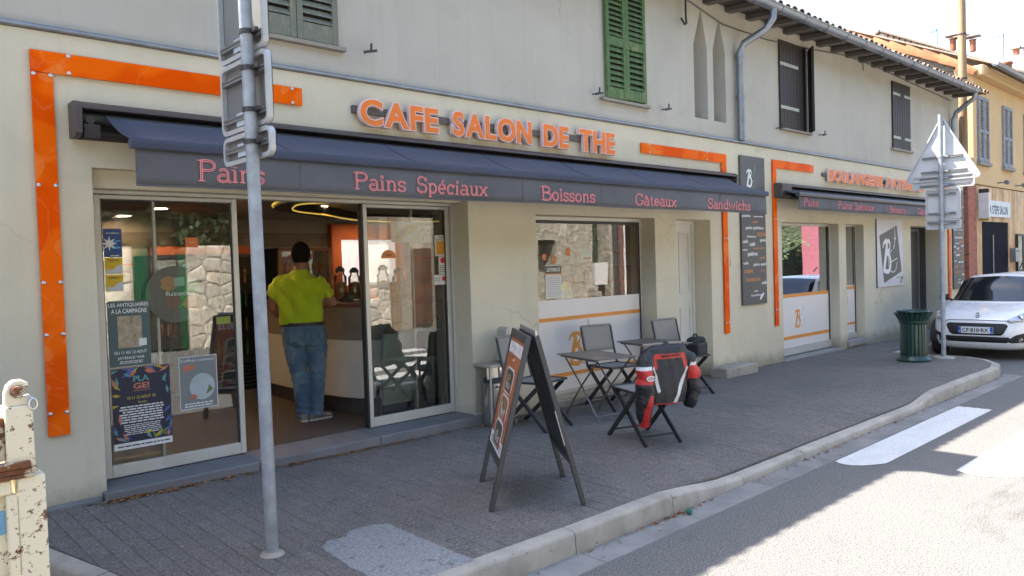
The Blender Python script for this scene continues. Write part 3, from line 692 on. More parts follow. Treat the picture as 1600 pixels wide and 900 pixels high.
for (y,z) in yz:
    g=MB(); rg=[]
    for t_,rr in ((0,.18),(.43,.13)):
        rg.append([(20.93+rr*1.3*math.cos(R(a)),y-t_,z-.17-t_*.5+rr*math.sin(R(a))*1.25) for a in range(-10,191,25)]+[(20.93+.8*rr*1.3*math.cos(R(a)),y-t_,z-.17-t_*.5+.8*rr*math.sin(R(a))*1.25) for a in range(190,-11,-25)])
    g.loft(rg); g.build('coping_tile',COP,YB,smooth=50)
# terracotta pot chimney on the yellow roof
def lathe_thing(name,prof,c,mat,label,cat,group=None,n=20):
    g=MB(); g.lathe(prof,c,n); o=g.build(name,mat,smooth=40); return tag(o,label,cat,group)
TER=M('terracotta',(.3,.11,.055),.8,var=.2,bump=.2)
lathe_thing('chimney_pot',[(.16,0),(.16,.45),(.19,.46),(.19,.52),(.15,.52),(.15,.2)],(27.5,.95,6.85),TER,'terracotta chimney pot alone above the yellow house eave','chimney')
# building beyond: white gable seen over the ridge
WB2=root('white_house',(33,4,0),0,'white gabled house with tiled verge seen above the yellow house roof','building')
g=MB(); g.prism([(.6,0),(.6,7.2),(5.6,9.85),(10.6,7.2),(10.6,0)],lambda a,b,d:(d,a,b),30,46); g.build('wall',M('white_render',(.72,.7,.66),.85,vs=.5),WB2)
g=MB(); g.grid(lambda u,v:(29.85+16.3*u,.2+5.4*v,7.05+2.9*v),4,4); g.grid(lambda u,v:(29.85+16.3*u,5.6+5.4*v,9.95-2.9*v),4,4); rf=g.build('roof',TILE,WB2)
sd=rf.modifiers.new('solid','SOLIDIFY'); sd.thickness=.06
g=MB()
for i in range(26): g.tube([(29.9,.4+i*.2,7.0+i*.1074),(30.2,.4+i*.2,7.0+i*.1074)],.075,8)
o=g.build('verge_tiles',TILE,WB2,smooth=50); o['kind']='stuff'
for i,(y,zb,col) in enumerate([(3.35,8.9,0),(3.05,8.8,0),(2.72,8.72,0)]):
    t=root('chimney_pot',(30.6,y,zb),0,['leftmost of three clay chimney pots with flat cowls on the white gable','middle of three clay chimney pots with flat cowls, partly behind the pole','rightmost of three clay chimney pots, peeking out beside the wooden pole'][i],'chimney','chimney pots on the white house')
    g=MB(); g.lathe([(.1,0),(.1,.38),(.12,.38),(.12,.42)],(30.6,y,zb-.1),14); g.build('pot',TER,t,smooth=40)
    g=MB(); g.box(30.4,30.8,y-.24,y+.24,zb+.4,zb+.44); g.build('cowl',SILL,t,bevel=.01)
t=root('chimney_stack',(31,1.4,8),0,'white rendered chimney stack with two cowls at the right edge','chimney')
g=MB(); g.box(30.6,31.4,.95,1.75,7.2,8.2); g.build('stack',MATS['white_render'],t)
for y in (1.2,1.5): g=MB(); g.lathe([(.1,0),(.1,.3)],(31,y,8.2),12); g.build('pot',TER,t,smooth=40); g=MB(); g.box(30.85,31.15,y-.17,y+.17,8.5,8.54); g.build('cowl',SILL,t)
ANT=M('antenna_metal',(.2,.2,.22),.5,.6)
def antenna(x,y,z,h,l,label,rz=0):
    g=MB(); g.tube([(x,y,z),(x,y,z+h)],.018,6); g.tube([(x,y,z+h-.05),(x-.1,y+l,z+h-.12)],.014,5)
    for i in range(5): q=i/4; g.bar((x-.1*q-.15,y+l*q,z+h-.05-.07*q),(x-.1*q+.15,y+l*q,z+h-.05-.07*q),.01,.01)
    tag(g.build('roof_antenna',ANT),label,'antenna','roof antennas')
antenna(30.2,1.68,8.0,.93,.55,'tall dark aerial with a long slanting arm at the right of the roofs')
antenna(30.2,3.74,9.0,.6,.2,'small thin aerial standing left of the clay chimney pots')
# back range beyond and along the street (closes the view)
tb=root('far_house',(44,-1,0),0,'pale far house closing the street at the right edge','building')
g=MB(); g.box(36,60,.5,12,-.2,6.6); g.build('wall',YEL,tb); g=roof_sheet(35.8,60,.0,6.5,6,8.8,.3,8); g.build('roof',TILE,tb)
# ---------------------------------------------------------------- across the street (seen in the glass)
OPP=M('opposite_concrete',(.46,.42,.33),.95,var=.5,vs=5,bump=1,bs=9,bd=.06,wear=(.2,.18,.14),ws=13,wt=.55)
STN=M('pale_field_stone',(.62,.57,.46),.9,var=.3,vs=4,bump=.6,bs=18,bd=.01,rnd=.2,wear=(.25,.23,.18),ws=6,wt=.6)
def clip(poly,a,b,c):       # keep a*x+b*y<=c
    o=[]
    for i,p in enumerate(poly):
        q=poly[(i+1)%len(poly)]; u=a*p[0]+b*p[1]-c; v=a*q[0]+b*q[1]-c
        if u<=0: o.append(p)
        if (u<0)!=(v<0) and abs(u-v)>1e-9: t=u/(u-v); o.append((p[0]+(q[0]-p[0])*t,p[1]+(q[1]-p[1])*t))
    return o
def stones(wall,x0,x1,z0,z1,y,s,front):
    P=[]
    nx,nz=int((x1-x0)/s),int((z1-z0)/(s*.8))
    for i in range(nx):
        for j in range(nz): P.append((x0+(i+.5+random.uniform(-.38,.38))*(x1-x0)/nx,z0+(j+.5+random.uniform(-.38,.38))*(z1-z0)/nz))
    for p in P:
        poly=[(x0,z0),(x1,z0),(x1,z1),(x0,z1)]
        for q in P:
            if q!=p and abs(q[0]-p[0])<s*2.5 and abs(q[1]-p[1])<s*2.5:
                a,b=q[0]-p[0],q[1]-p[1]; poly=clip(poly,a,b,(q[0]**2+q[1]**2-p[0]**2-p[1]**2)/2)
        if len(poly)<3: continue
        cx=sum(a for a,b in poly)/len(poly); cz=sum(b for a,b in poly)/len(poly)
        f=lambda k:[(cx+(a-cx)*k,cz+(b-cz)*k) for a,b in poly]
        d=random.uniform(.02,.05); g=MB()
        g.loft([[(a,y+front*.0,b) for a,b in f(.985)],[(a,y+front*d*.6,b) for a,b in f(.965)],[(a,y+front*d,b) for a,b in f(.7)]])
        g.build('stone',STN,wall)
SW=root('stone_wall',(9.6,-12,0),0,'rubble stone wall with a green gate across the street, mirrored in the shop glass','wall')
g=MB(); g.box(6.75,12.45,-12.4,-12,-.2,2.28); g.box(4.9,5.55,-12.4,-12,-.2,2.3); g.build('wall_core',M('lime_mortar',(.36,.33,.27),.95,bump=.5),SW)
stones(SW,6.75,12.45,-.16,2.32,-12,.36,1); stones(SW,4.9,5.55,-.16,2.32,-12,.33,1)
g=MB(); 
for i in range(7): g.box(5.57+i*.168,5.57+i*.168+.16,-12.1,-12.06+.008*(i%2),-.1,2.25,0 if i in (0,1,6) else 1)
o=g.build('gate_boards',[M('green_gate_paint',(.016,.085,.035),.5),M('dark_gate_wood',(.03,.025,.02),.7)],SW)
HO=root('opposite_house',(16,-12,0),0,'beige house with a brown door across the street, mirrored in the shop glass','building')
g=MB(); g.box(12.8,13.2,-12.5,-12,-.2,4.2); g.box(13.2,14.2,-12.5,-12.3,-.2,4.2); g.box(14.2,18.3,-12.5,-12,-.2,4.2); g.box(12.45,18.3,-20,-12.5,-.2,4.2); g.build('wall',M('cream_render',(.36,.32,.25),.9),HO)
g=MB(); g.box(13.25,14.15,-12.3,-12.25,-.1,2.2); g.build('door',M('brown_door',(.1,.05,.03),.6),HO)
g=MB(); g.box(12.46,12.72,-12.05,-11.9,-.2,4.0); g.build('pilaster',M('wood_pillar',(.3,.22,.14),.8),HO)
g=MB(); g.box(3.0,4.85,-12.6,-12,-.2,3.4); g.box(-12,1.2,-12.6,-12,-.2,3.6); g.build('garden_wall',MATS['cream_render'],HO)
HO2=root('retaining_wall',(20,-12,0),0,'rough concrete retaining wall with steps across the street, mirrored in the window','wall')
g=MB(); g.box(18.3,18.42,-12.6,-12,-.2,4.5); g.box(19.3,21.2,-12.6,-12,-.2,4.5); g.box(18.42,19.3,-12.6,-12,2.44,4.5); g.box(18.42,19.3,-12.9,-12.6,-.2,4.5); g.box(22.2,22.35,-12.6,-12,-.2,4.5); g.box(21.2,22.2,-14,-13.9,-.2,5)
g.build('wall',OPP,HO2)
for i in range(5): g=MB(); g.box(20.9,22.0-.22*i,-12-.02,-11.7-.0,-.15+.18*i,.02+.18*i); g.build('stone_step',CONC,HO2,bevel=.02)
g=MB(); g.box(21.3,22.0,-12.15,-11.98,.8,1.6); g.build('meter_box',MATS['white_render'],HO2)
g=MB(); g.tube([(22.65,-11.85,-.15),(22.65,-11.85,4.5)],.12,10); g.build('drain_pipe',M('rust_pipe',(.16,.085,.065),.7),HO2)
g=MB(); g.box(22.9,27,-12.6,-12,-.2,4.6); g.build('pale_wall',MATS['white_render'],HO2)
HP=root('pink_house',(40,-12,0),0,'pink fronted building far across the street, mirrored in the bakery window','building')
g=MB(); g.box(39.2,46,-13,-12,-.2,6); g.build('wall',M('pink_render',(.30,.10,.13),.8),HP)
LEAF=M('evergreen_leaf',(.035,.07,.022),.6,var=.4,vs=1,rnd=.1,bump=0); BARK=M('bark',(.1,.075,.055),.9)
def tree(x,y,h,r,lab,n=1500):
    t=root('evergreen_tree',(x,y,-.15),0,lab,'tree','trees behind the opposite wall')
    g=MB(); g.tube([(x,y,-.15),(x+.1,y,h*.3),(x,y+.1,h*.75)],[.2,.14,.05],8)
    for k in range(7): a=k*2.4; z=h*(.25+.08*k); g.tube([(x,y,z),(x+r*.6*math.cos(a),y+r*.6*math.sin(a),z+h*.12)],[.07,.02],5)
    g.build('trunk',BARK,t)
    g=MB(); rn=random.Random(int(x*10))
    cl=[(rn.gauss(0,.45)*r,rn.gauss(0,.45)*r,h*(.2+.75*rn.random())) for _ in range(38)]
    for _ in range(n):
        c=rn.choice(cl); p=Vector((x+c[0]+rn.gauss(0,.28),y+c[1]+rn.gauss(0,.28),c[2]+rn.gauss(0,.25)))
        a=Vector((rn.gauss(0,1),rn.gauss(0,1),rn.gauss(0,1))).normalized(); b=a.orthogonal().normalized(); s=rn.uniform(.08,.16)
        g.add([p-a*s,p+b*s*.5,p+a*s,p-b*s*.5],[(0,1,2,3)])
    g.build('crown',LEAF,t)
for i,(x,h) in enumerate([(-3,6.5),(.5,7.2),(3.4,6.4),(5.8,7.4),(8,6.6),(10.2,7.3),(12.4,6.2)]):
    tree(x,-15+(i%2)*.8,h,1.7,['broad evergreen at the far left of the row across the street','second evergreen from the left of the row across the street','evergreen behind the garden wall left of the green gate','evergreen directly behind the green gate across the street','evergreen behind the left half of the rubble wall','evergreen behind the middle of the rubble wall','low evergreen behind the right end of the rubble wall'][i],2600)
tree(34,-14,7,2.2,'leafy tree far across the street beside the pink building'); tree(37,-14,6,2,'leafy tree far across the street close to the pink wall')
g=MB(); g.grid(lambda u,v:(-40+100*u,-14.2-9*v**1.2-.8*math.sin(u*40+v*9),-.3+13*v**.75+.6*math.sin(u*61+v*7)+.5*math.sin(u*23)),160,24)  # dark slope added to keep bright sky out of the glass reflections
tag(g.build('hill',M('wooded_hillside',(.04,.055,.028),.95,var=.5,vs=1.2,bump=1,bs=3,bd=.3),smooth=180),kind='structure')
# ---------------------------------------------------------------- inside the cafe
INW=M('taupe_wall',(.20,.165,.13),.85,var=.06)
INW2=M('light_taupe_wall',(.36,.31,.25),.85,var=.06)
ORW=M('orange_wall',(.5,.12,.025),.7,var=.08)
CEIL=M('ceiling_paint',(.5,.44,.38),.9,var=.04,bump=.02)
FLO=M('brown_floor_tile',(.07,.06,.052),.5,var=.25,vs=2,bump=.05)
IN=root('cafe_interior',(5,3,.13),0,'interior room of the café with striped walls, ceiling and brown floor','room')
g=MB(); g.box(1.2,10.9,.36,5.1,.05,.128); g.build('floor',FLO,IN)
g=MB(); g.box(1.2,10.9,.3,5.1,2.42,2.5); g.build('ceiling',CEIL,IN)
g=MB(); g.box(1.1,1.2,.3,5.1,0,2.5); g.box(10.85,10.95,.4,5.1,0,2.5); g.box(1.1,10.95,5.1,5.2,0,2.5); g.build('wall',INW,IN)
for z0,z1,mt in ((2.22,2.42,INW2),(2.0,2.22,INW),(1.80,2.0,INW2),(1.775,1.80,ORW),(1.55,1.775,INW2),(1.30,1.55,INW),(1.275,1.30,ORW),(.13,1.275,INW2)):
    g=MB(); g.box(1.2,10.85,5.07,5.1,z0,z1); g.build('wall_stripe',mt,IN)
    g=MB(); g.box(10.82,10.85,.4,5.07,z0,z1); g.build('wall_stripe',mt,IN)
LAMP=EM('warm_lamp',(1,.88,.74),7.)
for i,(x,y) in enumerate([(4.68,2.49),(5.22,3.4),(2.2,1.93),(3.1,4.7),(3.13,3.45),(3.2,1.78),(6.7,4.3),(7.6,2.2),(8.6,1.6)]):
    t=root('ceiling_downlight',(x,y,2.42),0,None,'ceiling light','recessed downlights in the café ceiling')
    t['label']=['lit downlight nearest the lamp ring, left one of the pair above the man','lit downlight just behind the first, right one of the pair above the man','lit downlight at the top left corner of the left entrance pane','lit downlight low on the far left ceiling behind the blue sticker','lit downlight to the right of the mullion in the left entrance pane','lit downlight at the top right edge of the left entrance pane','lit downlight deep in the room above the orange partition','lit downlight over the left part of the middle window','lit downlight over the right part of the middle window'][i]
    g=MB(); g.lathe([(.0,2.411),(.085,2.411)],(x,y,0),20); g.build('lens',LAMP,t)
    g=MB(); g.lathe([(.085,2.418),(.087,2.404),(.105,2.404),(.107,2.42)],(x,y,0),20); g.build('trim',MATS['white_render'],t,smooth=40)
t=root('ring_lamp',(5.3,2,2.35),0,'dark oval ceiling ring with a glowing yellow light line','ceiling light')
rp=[(3.55,.95),(3.62,1.5),(3.9,2.05),(4.45,2.5),(5.2,3.1),(5.9,3.45),(6.7,3.5),(7.2,3.0),(7.0,2.2),(6.2,1.2),(5.2,.65),(4.2,.55)]
def cr(P,n=5):
    o=[]; N=len(P)
    for i in range(N):
        p0,p1,p2,p3=[Vector(P[(i+k)%N]) for k in (-1,0,1,2)]
        for j in range(n):
            s=j/n; o.append(.5*((2*p1)+(p2-p0)*s+(2*p0-5*p1+4*p2-p3)*s*s+(3*p1-p0-3*p2+p3)*s**3))
    return o
cp=cr([(x,y,0) for x,y in rp]); cc_=Vector((5.3,1.9,0))
g=MB(); N=len(cp); vs=[];fs=[]
for p in cp:
    q=p+(cc_-p).normalized()*.22; vs+=[(p.x,p.y,2.40),(p.x,p.y,2.30),(q.x,q.y,2.30),(q.x,q.y,2.40)]
for i in range(N):
    a,b=i*4,((i+1)%N)*4; fs+=[(a+k,a+(k+1)%4,b+(k+1)%4,b+k) for k in range(4)]
g.add(vs,fs); g.build('band',M('dark_ring',(.03,.026,.022),.4),t,smooth=40)
g=MB(); g.tube([p+(p-cc_).normalized()*.012+V(0,0,2.33) for p in cp],.013,6,closed=True); g.tube([p+(cc_-p).normalized()*.225+V(0,0,2.296) for p in cp],.009,6,closed=True); g.build('light_strip',EM('yellow_led',(1,.68,.12),.11),t)
# counter
CT=root('service_counter',(5,1.2,.13),0,'curved café counter, taupe above and white below, with a dark top','counter')
cpl=[(4.1,3.0),(4.04,1.9),(4.06,1.5),(4.1,1.15),(4.17,.92),(4.32,.76),(4.6,.69),(5.0,.68),(6.6,.7),(6.6,1.4),(5.0,1.4),(4.85,1.6),(4.85,3.0)]
def inset(P,d):
    cx,cy=4.9,1.3
    return [(x+(d if x<4.35 else 0),y+(d if y<1 and x>4.1 else 0)) for x,y in P]
fz=lambda a,b,d:(a,b,d)
for nm,z0,z1,d,mt in (('plinth',.128,.30,.06,M('dark_plinth',(.07,.065,.065),.6)),('lower_front',.30,.90,.0,M('counter_white',(.62,.58,.53),.5,var=.03)),('upper_front',.90,1.24,-.012,M('counter_taupe',(.24,.19,.145),.5,var=.08)),('counter_top',1.24,1.285,-.035,M('counter_top_wood',(.16,.05,.035),.35))):
    g=MB(); g.prism(inset(cpl,d),fz,z0,z1); g.build(nm,mt,CT,bevel=.006)
JG=glass('jar_glass',(.95,.93,.9),1.5,.03); BRD=M('biscuit',(.3,.16,.07),.8,var=.4,vs=30,bump=.5)
for i,(x,y,s) in enumerate([(4.42,1.65,1.),(4.58,1.62,.95),(4.75,1.3,1.),(4.92,1.25,.9)]):
    t=root('sweet_jar',(x,y,1.285),0,['tall glass jar on the counter end nearest the man','glass jar just right of the tallest jar on the counter','tall jar of brown biscuits beside the sliding door edge','smaller jar of brown biscuits behind the right door pane'][i],'jar','glass jars on the counter')
    h=.33*s; g=MB(); g.lathe([(.0,1.286),(.065,1.286),(.07,1.30),(.07,1.286+h*.8),(.045,1.286+h*.9),(.045,1.286+h)],(x,y,0),16); g.build('jar_body',JG,t,smooth=40)
    g=MB(); g.lathe([(.0,1.292),(.06,1.292),(.062,1.286+h*.6),(.0,1.286+h*.66)],(x,y,0),12); g.build('biscuits',BRD,t,smooth=50)
    g=MB(); g.lathe([(.0,1.286+h+.05),(.02,1.286+h+.05),(.05,1.286+h+.02),(.05,1.286+h-.01),(0,1.286+h-.01)],(x,y,0),12); g.build('lid',DKA,t,smooth=40)
t=root('card_terminal',(4.28,1.3,1.285),R(20),'black payment terminal on the counter beside the man','terminal')
g=MB(); g.prism([(-.06,0),(.06,0),(.06,.03),(-.05,.09),(-.06,.09)],lambda a,b,d:(d,a,b),-.05,.05); g.build('body',DKA,t,local=True,bevel=.008); g=MB(); g.box(-.035,.035,-.062,-.058,.03,.075); g.build('screen',M('screen_grey',(.15,.2,.2),.2),t,local=True)
t=root('display_case',(4.75,1.0,1.285),0,'small glass display case with wire rails on the counter','display case')
g=MB(); frame(g,4.45,5.2,1.288,1.48,.86,.012,.012); frame(g,4.45,5.2,1.288,1.48,1.15,.012,.012); g.build('rails',ZINC,t); pane(t,4.46,5.19,1.3,1.47,.865)
for i in range(5):
    g=MB(); g.lathe([(0,1.29),(.05,1.295),(.06,1.33),(.03,1.36),(0,1.362)],(4.55+i*.13,1.0,0),10); tag(g.build('bread_roll',M('bread_crust',(.38,.18,.06),.7,var=.3,vs=20),smooth=60),'small brown bread roll in the counter display case','bread','bread rolls in the counter case')
# orange niche with a curtained window, fridges, seat shapes
t=root('orange_partition',(6.5,4.9,.13),0,'orange painted partition with a bright white curtained window','partition')
g=MB(); frame(g,6.2,7.6,.13,2.36,4.9,.17,.12,1.25,.25); g.box(6.72,6.8,4.9,5.0,1.38,2.11); g.build('panel',ORW,t)
cur=EM('curtain_daylight',(.9,.92,1),.09)  # curtain glow stands in for daylight from behind
for xa,xb in ((6.37,6.72),(6.80,7.43)):
    g=MB(); g.grid(lambda u,v:(xa+(xb-xa)*u,4.95+.012*math.sin(u*(xb-xa)*150),1.38+.73*v),40,2); g.build('curtain',cur,t,smooth=180)
def fridge(x0,x1,y,z0,z1,label,mat,shelves,head=None):
    t=root('display_fridge',((x0+x1)/2,y,z0),0,label,'fridge')
    g=MB(); g.box(x0,x1,y+.05,y+.6,z0,z1); g.build('cabinet',DKV,t)
    g=MB(); frame(g,x0,x1,z0+.35,z1,y,.05,.05); g.build('door_frame',mat,t,bevel=.005); pane(t,x0+.05,x1-.05,z0+.4,z1-.05,y+.03)
    for i in range(shelves):
        z=z0+.45+i*(z1-z0-.5)/shelves
        g=MB(); 
        for k in range(int((x1-x0-.14)/.075)): xx=x0+.1+k*.075; g.lathe([(.0,z),(.028,z),(.028,z+.13),(.012,z+.17),(.012,z+.2),(0,z+.2)],(xx,y+.045,0),8)
        o=g.build('bottles',[M('green_bottle',(.03,.12,.05),.2),M('amber_bottle',(.15,.07,.02),.2)][i%2],t,smooth=50); o['kind']='stuff'
    g=MB()
    for i in range(6): g.box(x0+.04,x1-.04,y+.03,y+.052,z0+.04+i*.05,z0+.065+i*.05)
    g.build('grille_slats',mat,t)
    if head: g=MB(); g.box(x0,x1,y,y+.1,z1,z1+.1); g.build('header',head,t)
    return t
WDF=M('fridge_wood',(.16,.075,.035),.6,var=.3,vs=10)
fridge(5.05,5.9,4.4,.128,1.97,'wood framed glass fronted fridge behind the man',WDF,4)
fridge(3.05,4.38,3.6,.128,1.87,'dark drinks fridge with an orange header seen beside the signpost',DKA,4,ORW)
fridge(1.35,2.2,3.9,.128,1.9,'dark cabinet fridge deep in the left corner of the café',DKA,3)
SEAT=M('grey_green_vinyl',(.30,.34,.31),.5); SEAT2=M('charcoal_vinyl',(.05,.055,.06),.5); SEATB=M('brown_vinyl',(.12,.085,.06),.6)
for i,(x,w_,mt) in enumerate([(4.37,.44,SEAT),(4.83,.38,SEAT2)]):  # seat shapes added for rounded outlines taken as reflections in the glass
    t=root('tub_chair',(x,.5,.13),0,['tall rounded seat back in grey green with a brown top, behind the right door','tall rounded charcoal seat back behind the right door edge'][i],'chair','rounded seats inside the café')
    pl=[(x-w_/2,.28)]+[(x+(a-.0)*w_/2,b) for a,b in [(-.98,.7),(-.85,.95),(-.6,1.06),(0,1.09),(.6,1.06),(.85,.95),(.98,.7)]]+[(x+w_/2,.28)]
    g=MB(); g.prism(clip(pl,0,1,.98),lambda a,b,d:(a,d,b),.46,.505); g.build('backrest',mt,t,bevel=.008)
    g=MB(); g.prism(clip(pl,0,-1,-.982),lambda a,b,d:(a,d,b),.46,.505); g.build('head_band',SEATB if i==0 else mt,t,bevel=.008)
    g=MB(); g.box(x-w_/2+.02,x+w_/2-.02,.507,.66,.48,.56); g.build('seat',mt,t,bevel=.02)
    for sx in (-1,1):
        for y in (.53,.63): g=MB(); g.tube([(x+sx*(w_/2-.05),y,.48),(x+sx*(w_/2-.04),y,.128)],[.02,.014],8); g.build('leg',DKA,t)
for i,(x,y) in enumerate([(6.3,1.0),(7.35,1.0)]):
    t=root('pendant_lamp',(x,y,2.42),0,['left of two white cylinder lamps hanging inside the middle window','right of two white cylinder lamps hanging inside the middle window'][i],'lamp','white pendant lamps in the middle window')
    g=MB(); g.lathe([(.055,1.98),(.055,2.16),(.01,2.165)],(x,y,0),16); g.build('lamp_shade',MATS['white_render'],t,smooth=40); g=MB(); g.tube([(x,y,2.16),(x,y,2.42)],.006,5); g.build('cord',DKA,t)
t=root('window_table',(6.9,.75,.13),0,'narrow pale shelf of pastries inside the middle window','shelf')
g=MB(); g.box(6.0,7.9,.45,.95,1.1,1.15); g.build('board',MATS['counter_white'],t)
for k in range(4): g=MB(); g.box(6.1+.55*k,6.14+.55*k,.5,.9,.128,1.1); g.build('support',DKA,t)
for k in range(7):
    g=MB(); x=6.8+k*.15; g.lathe([(0,1.152),(.05,1.155),(.055,1.19),(.02,1.22),(0,1.222)],(x,.55,0),10); tag(g.build('pastry',MATS['bread_crust'],smooth=60),'small pastry lying on the window shelf','pastry','pastries on the window shelf')
# bakery room behind the second shopfront
IN2=root('bakery_interior',(13,2,0),0,'dim bakery room behind the far shop windows','room')
g=MB(); g.box(11.0,16.5,.4,3.4,-.1,.0); g.build('floor',FLO,IN2); g=MB(); g.box(11.0,16.5,.4,3.4,2.3,2.4); g.build('ceiling',CEIL,IN2)
g=MB(); g.box(11.0,16.5,3.4,3.5,0,2.4); g.box(16.4,16.5,.4,3.4,0,2.4); g.build('wall',INW2,IN2)
t=root('bakery_display',(12.6,.9,0),0,'display shelves with boxes and a pink panel in the bakery window','display')
g=MB(); g.box(12.75,13.33,.62,.66,1.3,2.1); g.build('pink_panel',M('pink_panel',(.34,.07,.11),.6),t)
g=MB(); g.box(13.2,13.55,.55,.6,1.02,1.45); g.build('white_card',M('white_card',(.7,.7,.68),.7),t)
for x in (11.75,12.6): g=MB(); g.tube([(x,.7,0),(x,.7,2.3)],.03,8); g.build('pole',M('cream_pole',(.6,.58,.45),.5),t)
for z in (1.02,1.45,1.75): g=MB(); g.box(11.4,12.9,.75,1.1,z,z+.02); g.build('shelf',MATS['white_card'],t)
for k,(x,z,c) in enumerate([(11.6,1.47,(.6,.2,.05)),(11.9,1.47,(.3,.12,.05)),(12.25,1.47,(.65,.6,.5)),(11.5,1.04,(.7,.68,.6)),(12.0,1.04,(.15,.2,.1)),(12.45,1.04,(.12,.12,.12)),(11.7,1.77,(.5,.15,.03)),(12.3,1.77,(.2,.1,.06))]):
    g=MB(); g.box(x,x+.22,.8,1.0,z,z+.17+.03*(k%3)); tag(g.build('display_box',M('box_colour_%d'%k,c,.6),bevel=.006),['orange box on the middle shelf of the bakery window','brown box on the middle shelf of the bakery window','cream box on the middle shelf of the bakery window','white box on the low shelf of the bakery window','dark green box on the low shelf of the bakery window','black box on the low shelf of the bakery window','orange box on the top shelf of the bakery window','brown box on the top shelf of the bakery window'][k],'box','boxes in the bakery window')
# ---------------------------------------------------------------- the man at the counter
def fused(mb,name,voxel,mats,parent,smooth=6,fn=None,label=None,local=True):
    o=mb.build(name,mats,parent,local=local)
    r=o.modifiers.new('r','REMESH'); r.mode='VOXEL'; r.voxel_size=voxel
    s=o.modifiers.new('s','SMOOTH'); s.factor=.5; s.iterations=smooth
    me=modmesh(o); me.name=name
    if len(me.materials)==0:
        for mt in (mats if isinstance(mats,(list,tuple)) else [mats]): me.materials.append(mt)
    shade(me,180)
    if fn:
        n=len(me.polygons); c=np.empty(n*3); me.polygons.foreach_get('center',c); c=c.reshape(-1,3); nn=np.empty(n*3); me.polygons.foreach_get('normal',nn)
        me.polygons.foreach_set('material_index',np.array(fn(c,nn.reshape(-1,3)),dtype=np.int32))
    if label: o['label']=label
    return o
def ell(cx,cy,z,rx,ry,n=20,p=1.0,tilt=0):
    o=[]
    for j in range(n):
        a=2*math.pi*j/n; ca,sa=math.cos(a),math.sin(a)
        o.append((cx+rx*math.copysign(abs(ca)**p,ca),cy+ry*math.copysign(abs(sa)**p,sa),z+tilt*sa*ry))
    return o
def cloth(name,col,sc=7,st=.9,var=.12,rough=.9,fine=200):
    m,t,p=base(name,rough,0,.2); v=t.coord('Object',(1.3,1.3,.7)); n=t.noise(v,sc,3,.5,1.2); f=t.noise(t.coord('Object'),fine,2)
    c=t.mix(t.noise(v,4,4),tuple(x*(1-var) for x in col),tuple(x*(1+var) for x in col)); t.link(c,p.inputs['Base Color'])
    t.link(t.bump(f,.2,.002,t.bump(n,st,.03)),p.inputs['Normal']); p.inputs['Sheen Weight'].default_value=.15; return m
SKIN=M('tanned_skin',(.30,.145,.085),.55,var=.1,vs=12,bump=.05); HAIRM=M('dark_hair',(.012,.009,.007),.9,var=.3,vs=40,bump=.5,bs=120,bd=.004,spec=.1)
MAN=root('person',(3.72,1.1,.129),R(-31.5),'man in a bright yellow green t-shirt and jeans, back turned, leaning on the café counter','person')
b=MB()
hx,hz=-.05,1.635
b.lathe([(0,-.118),(.05,-.108),(.075,-.075),(.088,-.02),(.09,.03),(.078,.075),(.05,.105),(0,.118)],(hx,.012,hz),16)   # skull
b.v=[(x if i>=8*16 else (hx+(x-hx)*.84),y if i>=8*16 else .012+(y-.012)*1.14,z) for i,(x,y,z) in enumerate(b.v)]
b.lathe([(0,-.06),(.045,-.05),(.06,0),(.05,.05),(0,.06)],(hx+.008,.062,hz-.07),12)         # jaw
b.tube([(hx+.012,.118,hz+.01),(hx+.014,.14,hz-.03),(hx+.012,.118,hz-.04)],[.008,.016,.01],8)      # nose
for sx in (-1,1): b.tube([(hx+sx*.08,.0,hz+.02),(hx+sx*.097,-.014,hz),(hx+sx*.08,.0,hz-.035)],[.012,.017,.01],8)
b.tube([(hx-.02,-.015,1.40),(hx-.012,-.012,1.5),(hx,.0,1.59)],[.075,.058,.056],14)
b.loft([ell(-.085,0,1.1,.17,.1),ell(-.085,0,1.3,.18,.1),ell(-.08,0,1.42,.16,.08),ell(-.07,0,1.47,.07,.06)])
def limb(P,r): b.tube(P,r,12)
limb([(-.25,.0,1.385),(-.325,.0,1.28),(-.35,.03,1.14),(-.32,.16,1.07),(-.27,.3,1.09)],[.06,.052,.044,.040,.03])
limb([(.09,.0,1.385),(.18,.02,1.29),(.245,.05,1.165),(.22,.15,1.155),(.12,.27,1.165)],[.06,.052,.045,.041,.03])
def hand(w,d,up):
    w,d,up=Vector(w),Vector(d).normalized(),Vector(up).normalized(); s=d.cross(up)
    b.bar(w-d*.01,w+d*.09,.075,.028,up)
    for k,l in enumerate((.072,.082,.078,.06)):
        q=w+d*.085+s*(-.03+.02*k); b.tube([q,q+d*l*.5-up*.004,q+d*l*.8-up*.02,q+d*l-up*.034],[.0095,.009,.0085,.007],7)
    q=w+d*.02+s*-.036; b.tube([q,q+d*.035-s*.022,q+d*.065-s*.026-up*.008],[.012,.0105,.009],7)
hand((.12,.27,1.165),(-.8,.5,-.05),(0,0,1)); hand((-.27,.3,1.09),(.5,.8,.1),(0,0,1))
for x in (-.08,.05): b.tube([(x*.6-.03,0,1.08),(x*1.1,-.01,.8),(x,-.02,.3),(x,-.015,.05)],[.06,.05,.035,.035],10)
def skinmat(c,n): return ((c[:,2]<hz-.025)&(c[:,1]>.06)&(c[:,2]>hz-.13)&(np.abs(c[:,0]-hx)<.09)).astype(int)
b.v=[(hx+(x-hx)*1.1,y*1.1,1.5+(z-1.5)*1.09) if z>1.515 else (x,y,z) for x,y,z in b.v]
fused(b,'body',.0075,[SKIN,M('beard',(.06,.035,.025),.8)],MAN,3,skinmat)
